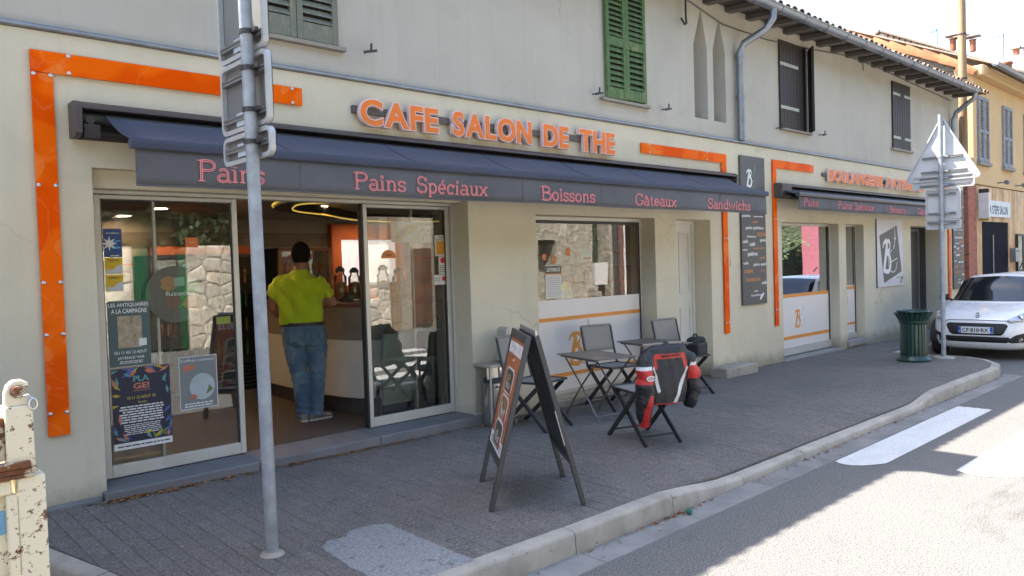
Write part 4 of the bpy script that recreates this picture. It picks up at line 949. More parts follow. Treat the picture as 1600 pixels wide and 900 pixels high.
for sx in (-1,1): g=MB(); g.lathe([(0,-.009),(.011,0),(0,.009)],(hx+.012+sx*.036,.115,hz+.02),8); g.build('eye',DKV,MAN,local=True)
g=MB(); g.tube([(hx-.013,.122,hz-.067),(hx+.012,.127,hz-.069),(hx+.036,.122,hz-.067)],[.003,.006,.003],6); g.build('mouth',M('lips',(.3,.1,.08),.5),MAN,local=True)
g=MB(); vs=[];n=22
for i in range(13):
    ph=R(-38+i*10.6); rr=math.cos(ph); zz=math.sin(ph)
    for j in range(n):
        a=2*math.pi*j/n; sa=math.sin(a); lim=0 
        # hairline: high at the front, low at the nape
        z=hz+.008+max(zz,(-.60 if sa<-.55 else -.60+1.5*(sa+.55) if sa<.1 else .38+.25*sa))*.122
        k=math.sqrt(max(0,1-((z-hz-.008)/.122)**2)); vs.append((hx+1.1*.0865*k*math.cos(a),1.1*(.008+.113*k*sa-(.005 if sa<0 else 0)),1.5+(z+.004-1.5)*1.09))
g.add(vs,[(i*n+j,i*n+(j+1)%n,(i+1)*n+(j+1)%n,(i+1)*n+j) for i in range(12) for j in range(n)]); g.f.append([12*n+j for j in range(n)]); g.m.append(0)
h=g.build('hair',HAIRM,MAN,local=True,smooth=180)
TEE=cloth('lime_jersey',(.45,.56,.022),6,1.); JEAN=cloth('faded_denim',(.10,.17,.26),8,.9,.3); 
m_=JEAN; t=NT(m_); p=t.n['Principled BSDF']; src=p.inputs['Base Color'].links[0].from_socket
v=t.coord('Object'); t.link(t.mix(t.math('MULTIPLY',t.ramp(t.noise(v,4.5,4,.5),[(.48,0.),(.66,1.)]),.6),src,(.27,.37,.45)),p.inputs['Base Color'])
g=MB()
g.loft([ell(-.07,0,.965,.213,.145,24,.85),ell(-.075,0,1.02,.215,.145,24,.85),ell(-.08,0,1.12,.214,.14,24,.85),ell(-.085,-.005,1.25,.225,.14,24,.85),ell(-.085,-.01,1.36,.228,.13,24,.85),ell(-.083,-.008,1.42,.205,.11,24,.8),ell(-.075,-.005,1.465,.13,.088),ell(-.062,-.005,1.50,.082,.075),ell(-.06,-.005,1.515,.072,.068)])
g.tube([(-.23,0,1.40),(-.285,-.002,1.34),(-.332,.008,1.235)],[.085,.085,.08],14)
g.tube([(.07,0,1.40),(.125,.005,1.345),(.198,.028,1.24)],[.085,.085,.08],14)
sh_=fused(g,'shirt',.009,TEE,MAN,7)
a=np.empty(len(sh_.data.vertices)*3); sh_.data.vertices.foreach_get('co',a); a=a.reshape(-1,3); nv=np.empty(len(a)*3); sh_.data.vertices.foreach_get('normal',nv); nv=nv.reshape(-1,3)
X_,Z_=a[:,0]+.07,a[:,2]; s1=np.clip((1.42-Z_)*5,0,1)
f_=.016*np.sin(X_*36+Z_*24+1.5*np.sin(Z_*9))*s1+.006*np.sin(X_*70-Z_*14)*np.clip((1.2-Z_)*5,0,1)+.006*np.sin((Z_*60-np.abs(X_)*60))*np.clip((np.abs(X_)-.17)*9,0,1)
f_*=np.clip((Z_-.985)*9,0,1); a+=nv*f_[:,None]; sh_.data.vertices.foreach_set('co',a.ravel()); sh_.data.update()
g2=MB(); g2.lathe([(.0,-.004),(.016,-.003),(.016,.003),(0,.004)],(-.085,-.118,1.395),10,ax='y'); g2.v=[(x,y,1.395+(z-1.395)*.6) for x,y,z in g2.v]; g2.build('shirt_mark',DKV,MAN,local=True)
g=MB()
g.loft([ell(-.06,0,1.0,.2,.135,24,.9),ell(-.055,-.005,.92,.21,.15,24,.9),ell(-.045,-.01,.83,.215,.155,24,.9),ell(-.04,-.005,.76,.205,.14,24,.9)])
g.tube([(-.145,0,.86),(-.14,0,.7),(-.12,.0,.5),(-.105,-.015,.42),(-.095,-.02,.25),(-.085,-.02,.10),(-.083,-.018,.045)],[.12,.108,.084,.078,.074,.068,.074],16)
g.tube([(.055,0,.86),(.062,0,.7),(.068,.005,.5),(.06,-.01,.42),(.055,-.02,.25),(.045,-.02,.10),(.045,-.018,.05)],[.12,.108,.084,.078,.072,.066,.07],16)
jn=fused(g,'jeans',.009,JEAN,MAN,5)
a=np.empty(len(jn.data.vertices)*3); jn.data.vertices.foreach_get('co',a); a=a.reshape(-1,3); nv=np.empty(len(a)*3); jn.data.vertices.foreach_get('normal',nv); nv=nv.reshape(-1,3)
f_=.005*np.sin(a[:,2]*75+np.sin(a[:,0]*22)*2)*np.exp(-((a[:,2]-.45)/.12)**2)+.006*np.sin(a[:,2]*95+a[:,0]*18)*np.clip((.3-a[:,2])*5,0,1)+.005*np.sin(a[:,2]*55-np.abs(a[:,0])*40)*np.exp(-((a[:,2]-.76)/.08)**2)
a+=nv*f_[:,None]; jn.data.vertices.foreach_set('co',a.ravel()); jn.data.update()
g=MB(); 
for sx in (-.13,.03): 
    g.box(sx-.055,sx+.055,-.172,-.152,.80,.92)
g.v=[(x,y+.25*abs(x+.05)**2*1.0,z) for x,y,z in g.v]
g.build('back_pocket',JEAN,MAN,local=True,bevel=.006)
g=MB(); g.loft([ell(-.065,0,.955,.217,.15,24,.88),ell(-.063,0,.99,.215,.15,24,.88)],caps=False); g.build('belt',DKA,MAN,local=True,smooth=60)
SHO=M('grey_trainer',(.2,.19,.175),.7,wear=(.45,.44,.42),ws=30,wt=.55); SOL=M('pale_sole',(.5,.49,.46),.7)
for px_,py_,rz_ in ((-.085,.03,R(8)),(.05,.03,R(-55))):
    sg=MB(); rg=[]
    for yy,wd,ht in ((-.10,.028,.05),(-.085,.038,.085),(-.03,.04,.10),(.03,.043,.085),(.09,.048,.06),(.14,.044,.048),(.165,.025,.035)):
        rg.append([(wd*math.cos(a),yy,.012+ht*.5+ht*.5*math.sin(a)) for a in [2*math.pi*j/14 for j in range(14)]])
    sg.loft(rg); c_,s_=math.cos(rz_),math.sin(rz_)
    T=lambda q:(px_+q[0]*c_-q[1]*s_,py_-.03+q[0]*s_+q[1]*c_,q[2])
    sg.v=[T(q) for q in sg.v]; so_=sg.build('shoe',SHO,MAN,local=True,smooth=60)
    sg=MB(); sg.prism([(-.035,-.105),(.035,-.105),(.042,0),(.052,.09),(.04,.15),(0,.175),(-.04,.15),(-.05,.09),(-.042,0)],lambda a,b,d:(a,b,d),.0,.022); sg.v=[T(q) for q in sg.v]; sg.build('sole',SOL,so_,local=True,bevel=.005)
# ---------------------------------------------------------------- orange frames on the facade
def orange_acryl():
    m,t,p=base('orange_acrylic',.3,0,.06); v=t.pos()
    a=t.noise(v,1.6,2,.5); wv=t.new('TexWave',wave_type='BANDS'); wv.inputs['Scale'].default_value=1.5; wv.inputs['Distortion'].default_value=9; wv.inputs['Detail'].default_value=2; wv.inputs['Detail Scale'].default_value=.8
    t.link(t.pos((1,1,.6)),wv.inputs['Vector'])
    c=t.mix(t.ramp(a,[(.45,0.),(.5,1.)]),(.80,.085,.0),(.90,.135,.002))
    b=t.noise(v,2.6,2,.5,.8); c=t.mix(t.math('MULTIPLY',t.ramp(b,[(.485,0.),(.495,1.),(.505,1.),(.515,0.)]),.12),c,(.9,.38,.14))  # pale veins here and patches below painted in as reflections and print
    d=t.noise(v,3.1,1,.5,.3); c=t.mix(t.math('MULTIPLY',t.ramp(d,[(.60,0.),(.605,1.)]),.25),c,(.9,.34,.10))
    t.link(c,p.inputs['Base Color']); t.link(t.bump(t.noise(v,2.2,2),.25,.03),p.inputs['Normal']); return m
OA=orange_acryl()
SCR=M('screw_steel',(.6,.6,.6),.3,.8,var=0,bump=0)
sm=MB(); sm.lathe([(.013,0),(.013,-.006),(.006,-.011),(0,-.011)],(0,0,0),10,ax='y'); SME=sm.mesh('screw',SCR,40)
def ostrip(label,hor,ver,scr):
    x0,x1,z0,z1=hor; t=root('orange_sign',((x0+x1)/2,0,z0),0,label,'sign','orange acrylic frame strips on the façade')
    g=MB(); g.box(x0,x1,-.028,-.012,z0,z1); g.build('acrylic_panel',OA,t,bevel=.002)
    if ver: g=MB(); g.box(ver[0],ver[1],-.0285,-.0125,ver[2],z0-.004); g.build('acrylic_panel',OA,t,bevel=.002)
    g=MB(); 
    for (x,z) in scr: g.lathe([(.008,0),(.008,-.014)],(x,0,z),8,ax='y')
    g.build('standoffs',SCR,t)
    for (x,z) in scr: inst('screw',SME,t,(x,-.028,z))
ostrip('large orange L shaped frame strip running down the wall left of the entrance',(1.185,3.14,3.0,3.145),(1.185,1.315,.568),[(1.20,2.985),(1.30,2.985),(1.41,3.13),(1.41,3.015),(2.6,3.13),(2.6,3.015),(3.05,3.13),(3.05,3.015),(1.20,2.25),(1.30,2.25),(1.20,1.6),(1.30,1.6),(1.20,1.25),(1.30,1.25),(1.20,.72),(1.30,.72)])
ostrip('orange L shaped strip beside the white door, short leg above the long awning end',(7.74,9.70,2.965,3.09),(9.58,9.70,.55),[(7.9,3.08),(7.9,2.98),(9.2,3.08),(9.2,2.98),(9.6,1.9),(9.68,1.9),(9.6,.7),(9.68,.7)])
ostrip('orange L shaped frame strip left of the bakery window, short leg ending by the letters',(11.02,12.39,2.99,3.115),(11.02,11.13,.545),[(11.04,2.2),(11.11,2.2),(11.04,.8),(11.11,.8),(12.3,3.1),(12.3,3.0)])
ostrip('orange frame strip behind the triangular road sign at the far end of the café',(17.5,19.06,2.99,3.115),(18.93,19.06,.545),[(18.95,2.2),(19.04,2.2),(18.95,.8),(19.04,.8)])
# ---------------------------------------------------------------- awnings
def fab(name,col):
    m,t,p=base(name,.75,0,.3); v=t.coord('Object'); f=t.noise(v,350,2); n=t.noise(t.coord('Object',(.7,1,1)),2.2,4,.6)
    c=t.mix(t.ramp(n,[(.3,0.),(.75,1.)]),tuple(x*.85 for x in col),tuple(x*1.2 for x in col)); t.link(c,p.inputs['Base Color'])
    t.link(t.bump(f,.25,.002,t.bump(n,.3,.02)),p.inputs['Normal']); p.inputs['Sheen Weight'].default_value=.1; return m
FAB=fab('charcoal_awning_cloth',(.058,.068,.104)); FABV=fab('charcoal_valance_cloth',(.112,.112,.123))
CAS=M('brown_grey_casing',(.085,.072,.075),.4,.2,bump=.03); PNK=M('pink_red_print',(.82,.27,.28),.8,var=.05,bump=0)
def awning(label,x0,x1,fx0,fx1,zt,zb,yf,zf,vb,words,arms,capw=.045):
    t=root('awning',((x0+x1)/2,0,zb),0,label,'awning')
    g=MB(); g.prism([(0,zt),(-.13,zt),(-.175,zt-.03),(-.175,zt-.05),(0,zt-.05)],lambda a,b,d:(d,a,b),x0+capw,x1-capw); g.box(x0+capw,x1-capw,-.012,0,zb,zt-.05); g.build('cassette_cover',CAS,t,bevel=.004)
    for xa in (x0,x1-capw): g=MB(); g.prism([(0,zt+.003),(-.13,zt+.003),(-.18,zt-.03),(-.17,zb+.02),(-.14,zb),(0,zb)],lambda a,b,d:(d,a,b),xa,xa+capw); g.build('end_cap',CAS,t,bevel=.004)
    g=MB(); g.tube([(x0+.06,-.085,zt-.1),(x1-.06,-.085,zt-.1)],.042,12); g.tube([(x0+.1,-.07,zt-.19),(x1-.1,-.07,zt-.19)],.018,8); g.build('roller',DKA,t,smooth=40)
    g=MB(); g.box(x0+.06,x0+.16,-.14,-.03,zb,zb+.09); g.lathe([(.03,-.14),(.03,-.02)],(x0+.1,0,zb+.12),10,ax='y'); g.build('bracket',IRON,t)
    ys,zs=-.10,zt-.065
    g=MB(); n=48
    def F(u,v):
        x=(fx0)+(fx1-fx0)*u; y=ys+(yf-ys)*v; z=zs+(zf-zs)*v-.03*math.sin(math.pi*v)-.004*math.sin(u*37)*math.sin(math.pi*v)
        return (x,y,z)
    g.grid(F,n,6); cv=g.build('canopy',FAB,t,smooth=180); sd=cv.modifiers.new('s','SOLIDIFY'); sd.thickness=.003
    g=MB()
    for k in range(1,7):
        u=k/7; g.tube([V(*F(u,j/6))+V(0,-.001,.002) for j in range(7)],.003,4)
    o=g.build('canopy_seams',FAB,cv); o['kind']='stuff'
    g=MB(); g.prism([(yf-.035,zf+.012),(yf-.045,zf-.02),(yf-.035,zf-.055),(yf+.02,zf-.055),(yf+.03,zf+.0)],lambda a,b,d:(d,a,b),fx0-.03,fx1+.03); g.build('front_bar',FAB if yf<-.5 else CAS,t,bevel=.006)
    def W(u,v):
        x=fx0+(fx1-fx0)*u; return (x,yf-.012+.009*math.sin(u*23)*v+.006*math.sin(u*61+1)*v+.003*math.sin(u*140)*v*v,zf-.05+(vb-zf+.05)*v+.004*math.sin(u*17)*v)
    g=MB(); g.grid(W,120,4); vl=g.build('valance',FABV,t,smooth=180); sd=vl.modifiers.new('s','SOLIDIFY'); sd.thickness=.004
    g=MB(); g.tube([(fx0+(fx1-fx0)*i/60,W(i/60,1)[1],W(i/60,1)[2]+.002) for i in range(61)],.0055,6)
    for k in range(1,7):
        u=k/7; g.bar((fx0+(fx1-fx0)*u,yf-.016,zf-.055),(fx0+(fx1-fx0)*u,yf-.013,vb),.006,.003,up=(0,1,0))
    g.build('hem',FABV,vl)
    for (w_,xa,xb,zz,h) in words:
        g=MB(); slab(g,w_,xa,xb,zz,h,lambda a,b,d:(a,W((a-fx0)/(fx1-fx0),max(0,min(1,(zf-.05-b)/(zf-.05-vb))))[1]-.0055-d,b)); g.build('lettering',PNK,vl)
    for (xa,dx) in arms:
        g=MB(); e=(xa+dx,(yf*.55),zf-.03); g.bar((xa,-.1,zb+.06),e,.045,.06); g.bar(e,(xa+dx*.25,yf+.03,zf-.03),.04,.05); g.lathe([(.035,-.03),(.035,.03)],e,10); g.build('folding_arm',CAS,t)
    return t
awning('long charcoal awning over the café entrance with pink words Pains, Boissons, Gâteaux',1.40,9.76,1.60,9.53,2.812,2.575,-.70,2.487,2.20,
 [('Pains',1.985,2.46,2.25,.135),('Pains',3.178,3.665,2.247,.128),('Spéciaux',3.775,4.56,2.247,.128),('Boissons',5.23,6.03,2.235,.128),('Gâteaux',6.69,7.46,2.232,.122),('Sandwichs',8.115,9.12,2.235,.118)],[(1.8,1.6),(5.6,1.6),(9.3,-1.6)])
awning('shorter charcoal awning with pink words, rolled almost closed over the bakery window',11.03,18.7,11.09,18.6,2.745,2.53,-.39,2.575,2.325,
 [('Pains',11.235,11.72,2.385,.112),('Pains',12.41,12.93,2.375,.112),('Spéciaux',13.03,13.86,2.375,.112),('Boissons',14.53,15.35,2.36,.11),('Gâteaux',15.95,16.75,2.36,.11),('Sandwichs',17.2,18.2,2.36,.11)],[],.3)
# ---------------------------------------------------------------- letters on the fascia
LO=M('letter_orange',(.86,.20,.022),.6,var=.03,bump=0); LW=M('letter_return_pale_pink',(.82,.62,.60),.5,var=.03,bump=0)
RAILM=M('rail_brown_grey',(.11,.095,.09),.5)
def wordsign(label,words,zr0,zr1,xa,xb,b1,b2):
    t=root('letter_sign',((xa+xb)/2,0,zr0),0,label,'sign')
    g=MB(); g.box(xa,xb,-.035,0,zr0,zr1); g.build('rail',RAILM,t,bevel=.003)
    for body,x0,x1,z0,z1 in words:
        L=[];pen=0
        for ch in body:
            a,f=txt(ch,b1,.5); mn,mx=a.min(0),a.max(0); L.append((ch,pen,mn[0],mx[0],mn[1],mx[1])); pen+=mx[0]-mn[0]+.075
        W=pen-.075; sx=(x1-x0)/W; ref=.729; sz=(z1-z0)/ref
        for ch,pn,mn,mx,m0,m1 in L:
            for nm,bb,d0,d1,mt in (('letter_return',b2,-.038,-.082,LW),('letter',b1,-.0825,-.087,LO)):
                a,f=txt(ch,bb,.5); g=MB(); g.add([(x0+(pn+q[0]-mn)*sx,d0+(d1-d0)*(q[2]+.5),z0+(q[1])*sz) for q in a],f)
                if nm=='letter_return': bk=g.build('letter',mt,t)
                else: g.build('letter_face',mt,bk)
wordsign('orange letters CAFE SALON DE THE on the fascia above the long awning',[('CAFE',3.665,4.52,2.905,3.125),('SALON',4.70,5.765,2.905,3.13),('DE',5.95,6.345,2.905,3.135),('THE',6.535,7.15,2.90,3.14)],3.0,3.065,3.62,7.22,.03,.062)
wordsign('orange letters BOULANGERIE PATISSERIE on the fascia above the small awning',[('BOULANGERIE',12.86,15.13,2.885,3.075),('PATISSERIE',15.36,17.25,2.88,3.065)],2.955,3.01,12.72,17.3,.02,.055)
t=bpy.data.objects['letter_sign.001']; g=MB(); g.lathe([(0,-.085),(.03,-.085),(.03,-.03)],(15.24,0,2.98),10,ax='y'); g.build('dot',DKA,t)
# ---------------------------------------------------------------- logo, menu panels, posters
WHT=M('print_white',(.75,.75,.74),.6,var=.02,bump=0); GRD=M('panel_anthracite',(.085,.082,.08),.5,var=.05,bump=.02); PO=M('print_orange',(.62,.22,.06),.6,var=.03,bump=0); PG=M('print_grey',(.42,.42,.43),.6,var=.02,bump=0); BLKP=M('print_black',(.02,.02,.022),.6,var=0,bump=0)
def bglogo(x,z,h,fn,t,mb_,gm_,w_=1.,thin=.012):
    P=lambda pts:[(x+a*h*w_,z+b*h) for a,b in pts]
    g=MB(); st=[(.10,.72),(.16,.86),(.30,.95),(.34,.80),(.27,.5),(.18,.15),(.12,.02)]; ribbon(g,P(st),[h*k for k in (.04,.09,.12,.15,.16,.14,.07)],fn,0,.001)
    bw=[(.22,.86)]+arc(.36,.78,.16,.17,60,-95,8)+[(.27,.56)]; ribbon(g,P(bw),[h*.125*(.7+.3*math.sin(i)) for i in range(len(bw))],fn,.0004,.0014)
    bw=[(.26,.57)]+arc(.36,.28,.18,.27,75,-110,10)+[(.14,.06)]; ribbon(g,P(bw),h*.13,fn,.0008,.0018); g.build('logo_letter',mb_,t)
    g=MB(); ribbon(g,P(arc(.68,.32,.26,.33,100,355,14)),h*thin*1.6,fn,.0006,.0016); ribbon(g,P([(.58,.30),(.95,.40)]),h*thin*1.6,fn,.001,.002)
    ribbon(g,P([(.82,1.3),(.84,1.0),(.80,.8),(.72,.68)]),h*thin*2,fn,.0012,.0022); ribbon(g,P([(.77,.98),(.9,1.0)]),h*thin*2,fn,.0002,.0012); g.build('logo_letter',gm_,t)
def menupanel(x0,x1,z0,z1,label):
    t=root('menu_sign',((x0+x1)/2,0,z0),0,label,'sign','dark vertical menu panels')
    g=MB(); g.box(x0,x1,-.035,-.004,z0,z1); g.build('board',GRD,t,bevel=.003)
    fn=lambda a,b,d:(a,-.0352-d,b); sx=(x1-x0)/132; sz=(z1-z0)/810
    bglogo(x0+25*sx,z1-165*sz,.26,fn,t,WHT,PG,1.25)
    g=MB()
    W=[(4,48,335,18,'pains',0),(66,118,330,9,'sandwiches',0),(56,88,362,12,'café',1),(22,120,402,22,'pains spéciaux',0),(84,130,435,20,'PIZZAS',1),(28,76,442,12,'boissons',0),(2,32,472,18,'café',0),(40,70,488,20,'café',0),(98,131,470,22,'pains',0),(60,124,506,12,'sandwichs',1),(2,28,514,10,'thé',0),(30,82,548,28,'pains',0),(95,124,562,14,'café',1),(5,32,588,14,'café',0),(60,131,602,20,'pains spéci',0),(8,56,636,22,'CRÊPE',1),(98,124,632,12,'pizza',1),(20,96,682,18,'BOISSONS',1),(102,130,702,18,'café',0)]
    for a,b,v,h,s,k in W: put_text(g,s,x0+a*sx,x0+b*sx,z1-v*sz,z1-(v-h)*sz,fn,.02,.0008,k)
    put_text(g,'Campaillette',x0+42*sx,x0+98*sx,z1-768*sz,z1-752*sz,fn,.01,.0008,0); ribbon(g,[(x0+92*sx,z1-785*sz),(x0+102*sx,z1-766*sz),(x0+114*sx,z1-752*sz)],[.03,.05,.03],fn,0,.001,0); ribbon(g,[(x0+60*sx,z1-738*sz),(x0+82*sx,z1-735*sz)],.012,fn,0,.001,0)
    g.build('print',[WHT,PO],t)
menupanel(10.06,10.755,.92,3.11,'tall anthracite menu panel with white logo beside the end of the long awning')
menupanel(19.22,19.92,.75,3.02,'tall anthracite menu panel at the far corner of the café by the wooden pole')
t=root('logo_poster',(15.6,0,.97),0,'white wall panel with a tilted dark square and a white brush letter B','sign')
g=MB(); g.box(14.95,16.22,-.02,-.004,.972,2.27); g.build('board',M('panel_light',(.60,.585,.62),.5,var=.05,bump=.02),t,bevel=.003)
g=MB(); g.box(14.938,14.95,-.023,-.002,.965,2.277); g.build('edge',GRD,t)
fn=lambda a,b,d:(a,-.0205-d,b); U=lambda u,v:(14.95+1.27*u,.97+1.3*v)
g=MB(); g.prism([U(.09,.76),U(.77,.916),U(.945,.215),U(.25,.06)],fn,0,.001); g.build('dark_square',GRD,t)
f2=lambda a,b,d:(a,-.0218-d,b); bglogo(15.14,1.25,.66,f2,t,WHT,WHT,1.25,.018)
g=MB(); put_text(g,'Campaillette',*[U(.72,0)[0],U(.93,0)[0]],1.125,1.15,f2,.01,.0008); ribbon(g,[U(.9,.03),U(.93,.1),U(.99,.13)],.04,f2,0,.001); g.build('print',BLKP,t)
# logos on the vinyl of the windows
bl=lambda y:(lambda a,b,d:(a,y-d,b))
bglogo(12.0,.44,.30,bl(Y2+.0155),W2,ORG,PG,1.35); bglogo(6.55,.42,.40,bl(Yw+.0155),WB,ORG,PG,1.2,.03)
bglogo(13.75,.46,.30,bl(Y3+.0155),W3,FROST,PG,1.2)
# posters and stickers on the entrance glass
GY=.2915
def card(name,x0,x1,z0,z1,col,label,y=GY,cat='sticker',group=None,mat=None):
    t=root(name,((x0+x1)/2,y,z0),0,label,cat,group)
    g=MB(); g.box(x0,x1,y-.0015,y,z0,z1); g.build('sheet',mat or M('card_%s_%.2f'%(name,z0),col,.5,var=.04,vs=8,bump=.0),t); return t,bl(y-.0017)
def lines(g,fn,x0,x1,z0,z1,n,h,k=0,rag=.25):
    for i in range(n):
        z=z1-(z1-z0)*(i+.5)/n; a=x0+random.uniform(0,rag)*(x1-x0)*.4; b=x1-random.uniform(0,rag)*(x1-x0)*.4; x=a
        while x<b:
            l=random.uniform(.01,.035)*(x1-x0)/.2; g.add([fn(x,z-h/2,.0002),fn(min(b,x+l),z-h/2,.0002),fn(min(b,x+l),z+h/2,.0002),fn(x,z+h/2,.0002)],[(0,1,2,3)],k); x+=l+.006
t,fn=card('blue_sticker',1.662,1.786,1.772,1.982,(.015,.06,.2),'blue sticker with a white star burst at the left edge of the entrance glass')
g=MB(); st=[]
for i in range(16): a=R(22.5*i); r=.055 if i%2==0 else .022; st.append((1.70+r*math.cos(a),1.872+r*math.sin(a)))
g.prism(st,fn,0,.0006,0); put_text(g,'accueillance',1.68,1.77,1.945,1.957,fn,.01,.0006,0); ribbon(g,[(1.705,1.782),(1.73,1.783)],.006,fn,0,.0005,0); ribbon(g,[(1.735,1.783),(1.762,1.784)],.006,fn,0,.0005,0)
g.add([fn(1.72,1.875,.0004),fn(1.775,1.89,.0004),fn(1.775,1.9,.0004),fn(1.72,1.888,.0004)],[(0,1,2,3)],1); g.add([fn(1.72,1.835,.0004),fn(1.775,1.835,.0004),fn(1.775,1.85,.0004),fn(1.72,1.855,.0004)],[(0,1,2,3)],1); g.build('print',[WHT,M('sky_print',(.1,.3,.6),.6)],t)
for i,(z0,z1) in enumerate(((1.646,1.768),(1.518,1.641))):
    t,fn=card('yellow_sticker',1.664,1.784,z0,z1,(.62,.42,.01),['upper yellow sticker below the blue one on the entrance glass','lower yellow sticker on the entrance glass, second below the blue one'][i],group='yellow stickers on the door')
    g=MB(); put_text(g,['AQVIVA','cadhoc'][i],1.685,1.76,z1-.03,z1-.012,fn,.01,.0006,0); g.prism([(1.67,z0+.005),(1.68,z0+.04),(1.70,z0+.03),(1.72,z0+.035),(1.745,z0+.06),(1.782,z0+.075),(1.782,z0+.005)],fn,.0002,.0008,1); g.build('print',[BLKP,M('pale_print',(.55,.6,.68),.6)],t)
t,fn=card('antique_fair_poster',1.664,1.958,.955,1.442,(.06,.105,.115),'teal antiques fair poster with a pale picture above the colourful poster',cat='poster')
g=MB(); put_text(g,'LES ANTIQUAIRES',1.672,1.952,1.395,1.428,fn,.015,.0006,0); put_text(g,'A LA CAMPAGNE',1.69,1.94,1.35,1.385,fn,.015,.0006,0); put_text(g,'DU 11 AU 12 AOUT',1.70,1.93,1.045,1.068,fn,.01,.0006,0); put_text(g,'JAYENCE VAR',1.72,1.91,1.0,1.025,fn,.01,.0006,0)
g.prism([(1.73,1.09),(1.90,1.09),(1.90,1.33),(1.73,1.33)],fn,.0001,.0006,1); g.prism([(1.875,1.10),(1.93,1.10),(1.93,1.155),(1.875,1.155)],fn,.0008,.0012,0); lines(g,fn,1.73,1.9,.97,.995,2,.006,0); g.build('print',[WHT,M('beige_print',(.38,.31,.22),.7,var=.4,vs=20)],t)
t,fn=card('festival_poster',1.668,2.088,.328,.938,(.018,.02,.05),'dark colourful festival poster with the word PLAGE low on the entrance glass',cat='poster')
g=MB(); rn=random.Random(3)
for s in range(46):
    side=rn.choice('lrtb'); k=rn.randint(0,5)
    x=1.668+ (rn.uniform(.0,.05) if side=='l' else .42-rn.uniform(0,.05) if side=='r' else rn.uniform(0,.42)); z=.40+(rn.uniform(0,.04) if side=='b' else .535-rn.uniform(0,.05) if side=='t' else rn.uniform(0,.53))
    a=rn.uniform(0,6.3); l=rn.uniform(.025,.055); q=[(x+l*math.cos(a),z+l*math.sin(a)),(x+.012*math.cos(a+1.57),z+.012*math.sin(a+1.57)),(x-l*math.cos(a),z-l*math.sin(a)),(x-.012*math.cos(a+1.57),z-.012*math.sin(a+1.57))]
    q=[(min(2.086,max(1.67,u)),min(.936,max(.385,v))) for u,v in q]; g.prism(q,fn,.00005*s,.0003+.00005*s,k)
put_text(g,'PLA',1.82,1.935,.83,.875,fn,.03,.0006,2); put_text(g,'GE!',1.82,1.935,.775,.82,fn,.03,.0006,3); ribbon(g,[(1.82,.762),(1.94,.762)],.004,fn,0,.0006,3); put_text(g,'10 11 12 AOUT 18',1.775,1.975,.70,.722,fn,.02,.0006,0); put_text(g,'fuveau',1.85,1.91,.665,.683,fn,.01,.0006,0)
lines(g,fn,1.71,2.045,.52,.655,7,.010,6,.2); lines(g,fn,1.74,2.02,.43,.515,6,.006,6,.2); g.prism([(1.668,.328),(2.088,.328),(2.088,.378),(1.668,.378)],fn,.0001,.001,6); lines(g,bl(GY-.003),1.69,2.07,.34,.365,1,.009,7)
g.build('print',[M('p_yellow',(.5,.4,.03),.6),M('p_coral',(.5,.16,.1),.6),M('p_teal',(.1,.3,.3),.6),M('p_red',(.55,.2,.12),.6),M('p_blue',(.06,.12,.4),.6),M('p_green',(.13,.2,.06),.6),WHT,BLKP],t)
t,fn=card('clear_notice',2.157,2.457,.557,.977,(.2,.22,.22),'pale framed notice with a plate picture right of the festival poster',cat='poster')
g=MB()
for a,b,c,d in ((2.157,2.457,.557,.562),(2.157,2.457,.972,.977),(2.157,2.162,.562,.972),(2.452,2.457,.562,.972)): g.prism([(a,c),(b,c),(b,d),(a,d)],fn,.0001,.001,0)
put_text(g,'Coffres cadeaux',2.17,2.44,.935,.955,fn,0,.0006,0); g.prism([(2.335+.1*math.cos(R(12*i)),.73+.105*math.sin(R(12*i))) for i in range(30)],fn,.0001,.0007,1); g.prism([(2.18,.86),(2.27,.87),(2.29,.9),(2.2,.91)],fn,.0001,.0006,2); g.prism([(2.22,.63),(2.3,.65),(2.26,.68)],fn,.0009,.0013,2); g.prism([(2.36,.66),(2.42,.70),(2.39,.74)],fn,.0009,.0013,3); lines(g,fn,2.18,2.43,.57,.61,2,.01,0); g.build('print',[WHT,M('plate_print',(.42,.48,.5),.5),MATS['p_coral'],MATS['p_green']],t)
t,fn=card('orange_sticker',2.252,2.352,1.84,1.918,(.6,.15,.03),'square orange sticker high in the middle of the left entrance pane')
g=MB(); put_text(g,'JUSTEAT',2.28,2.325,1.872,1.884,fn,.01,.0005); g.build('print',WHT,t)
t,fn=card('olive_sticker',2.47,2.585,1.215,1.275,(.22,.26,.03),'olive green label at the right edge of the left entrance pane')
t=root('tea_sign',(2.18,.35,1.25),0,'round iced tea sign with green leaves hanging inside the left entrance pane','sign')
g=MB(); g.prism([(2.18+.225*math.cos(R(9*i)),1.475+.225*math.sin(R(9*i))) for i in range(40)],bl(.353),0,.004); g.build('disc',M('sign_disc',(.12,.12,.1),.5),t)
g=MB(); fn=bl(.348)
for i,(a,b,k) in enumerate([(2.16,1.50,0),(2.26,1.45,0),(2.2,1.42,1),(2.3,1.52,1),(2.23,1.56,0),(2.3,1.40,2),(2.13,1.56,2),(2.16,1.42,3)]):
    g.prism([(a+.075*math.cos(R(30*j+i*20))*(1 if j%2 else .75),b+.06*math.sin(R(30*j+i*20))) for j in range(12)],fn,.0005*i,.0005*i+.001,k)
put_text(g,'fuzetea',2.10,2.33,1.462,1.50,fn,.02,.007,4); g.prism([(2.17,1.535),(2.25,1.54),(2.25,1.61),(2.17,1.605)],fn,.0055,.0065,5); g.build('print',[M('leaf_print',(.02,.17,.04),.5),M('leaf_light',(.06,.3,.04),.5),M('peach_print',(.5,.25,.08),.5),M('brown_print',(.2,.1,.06),.5),WHT,M('mint_print',(.3,.5,.4),.5)],t)
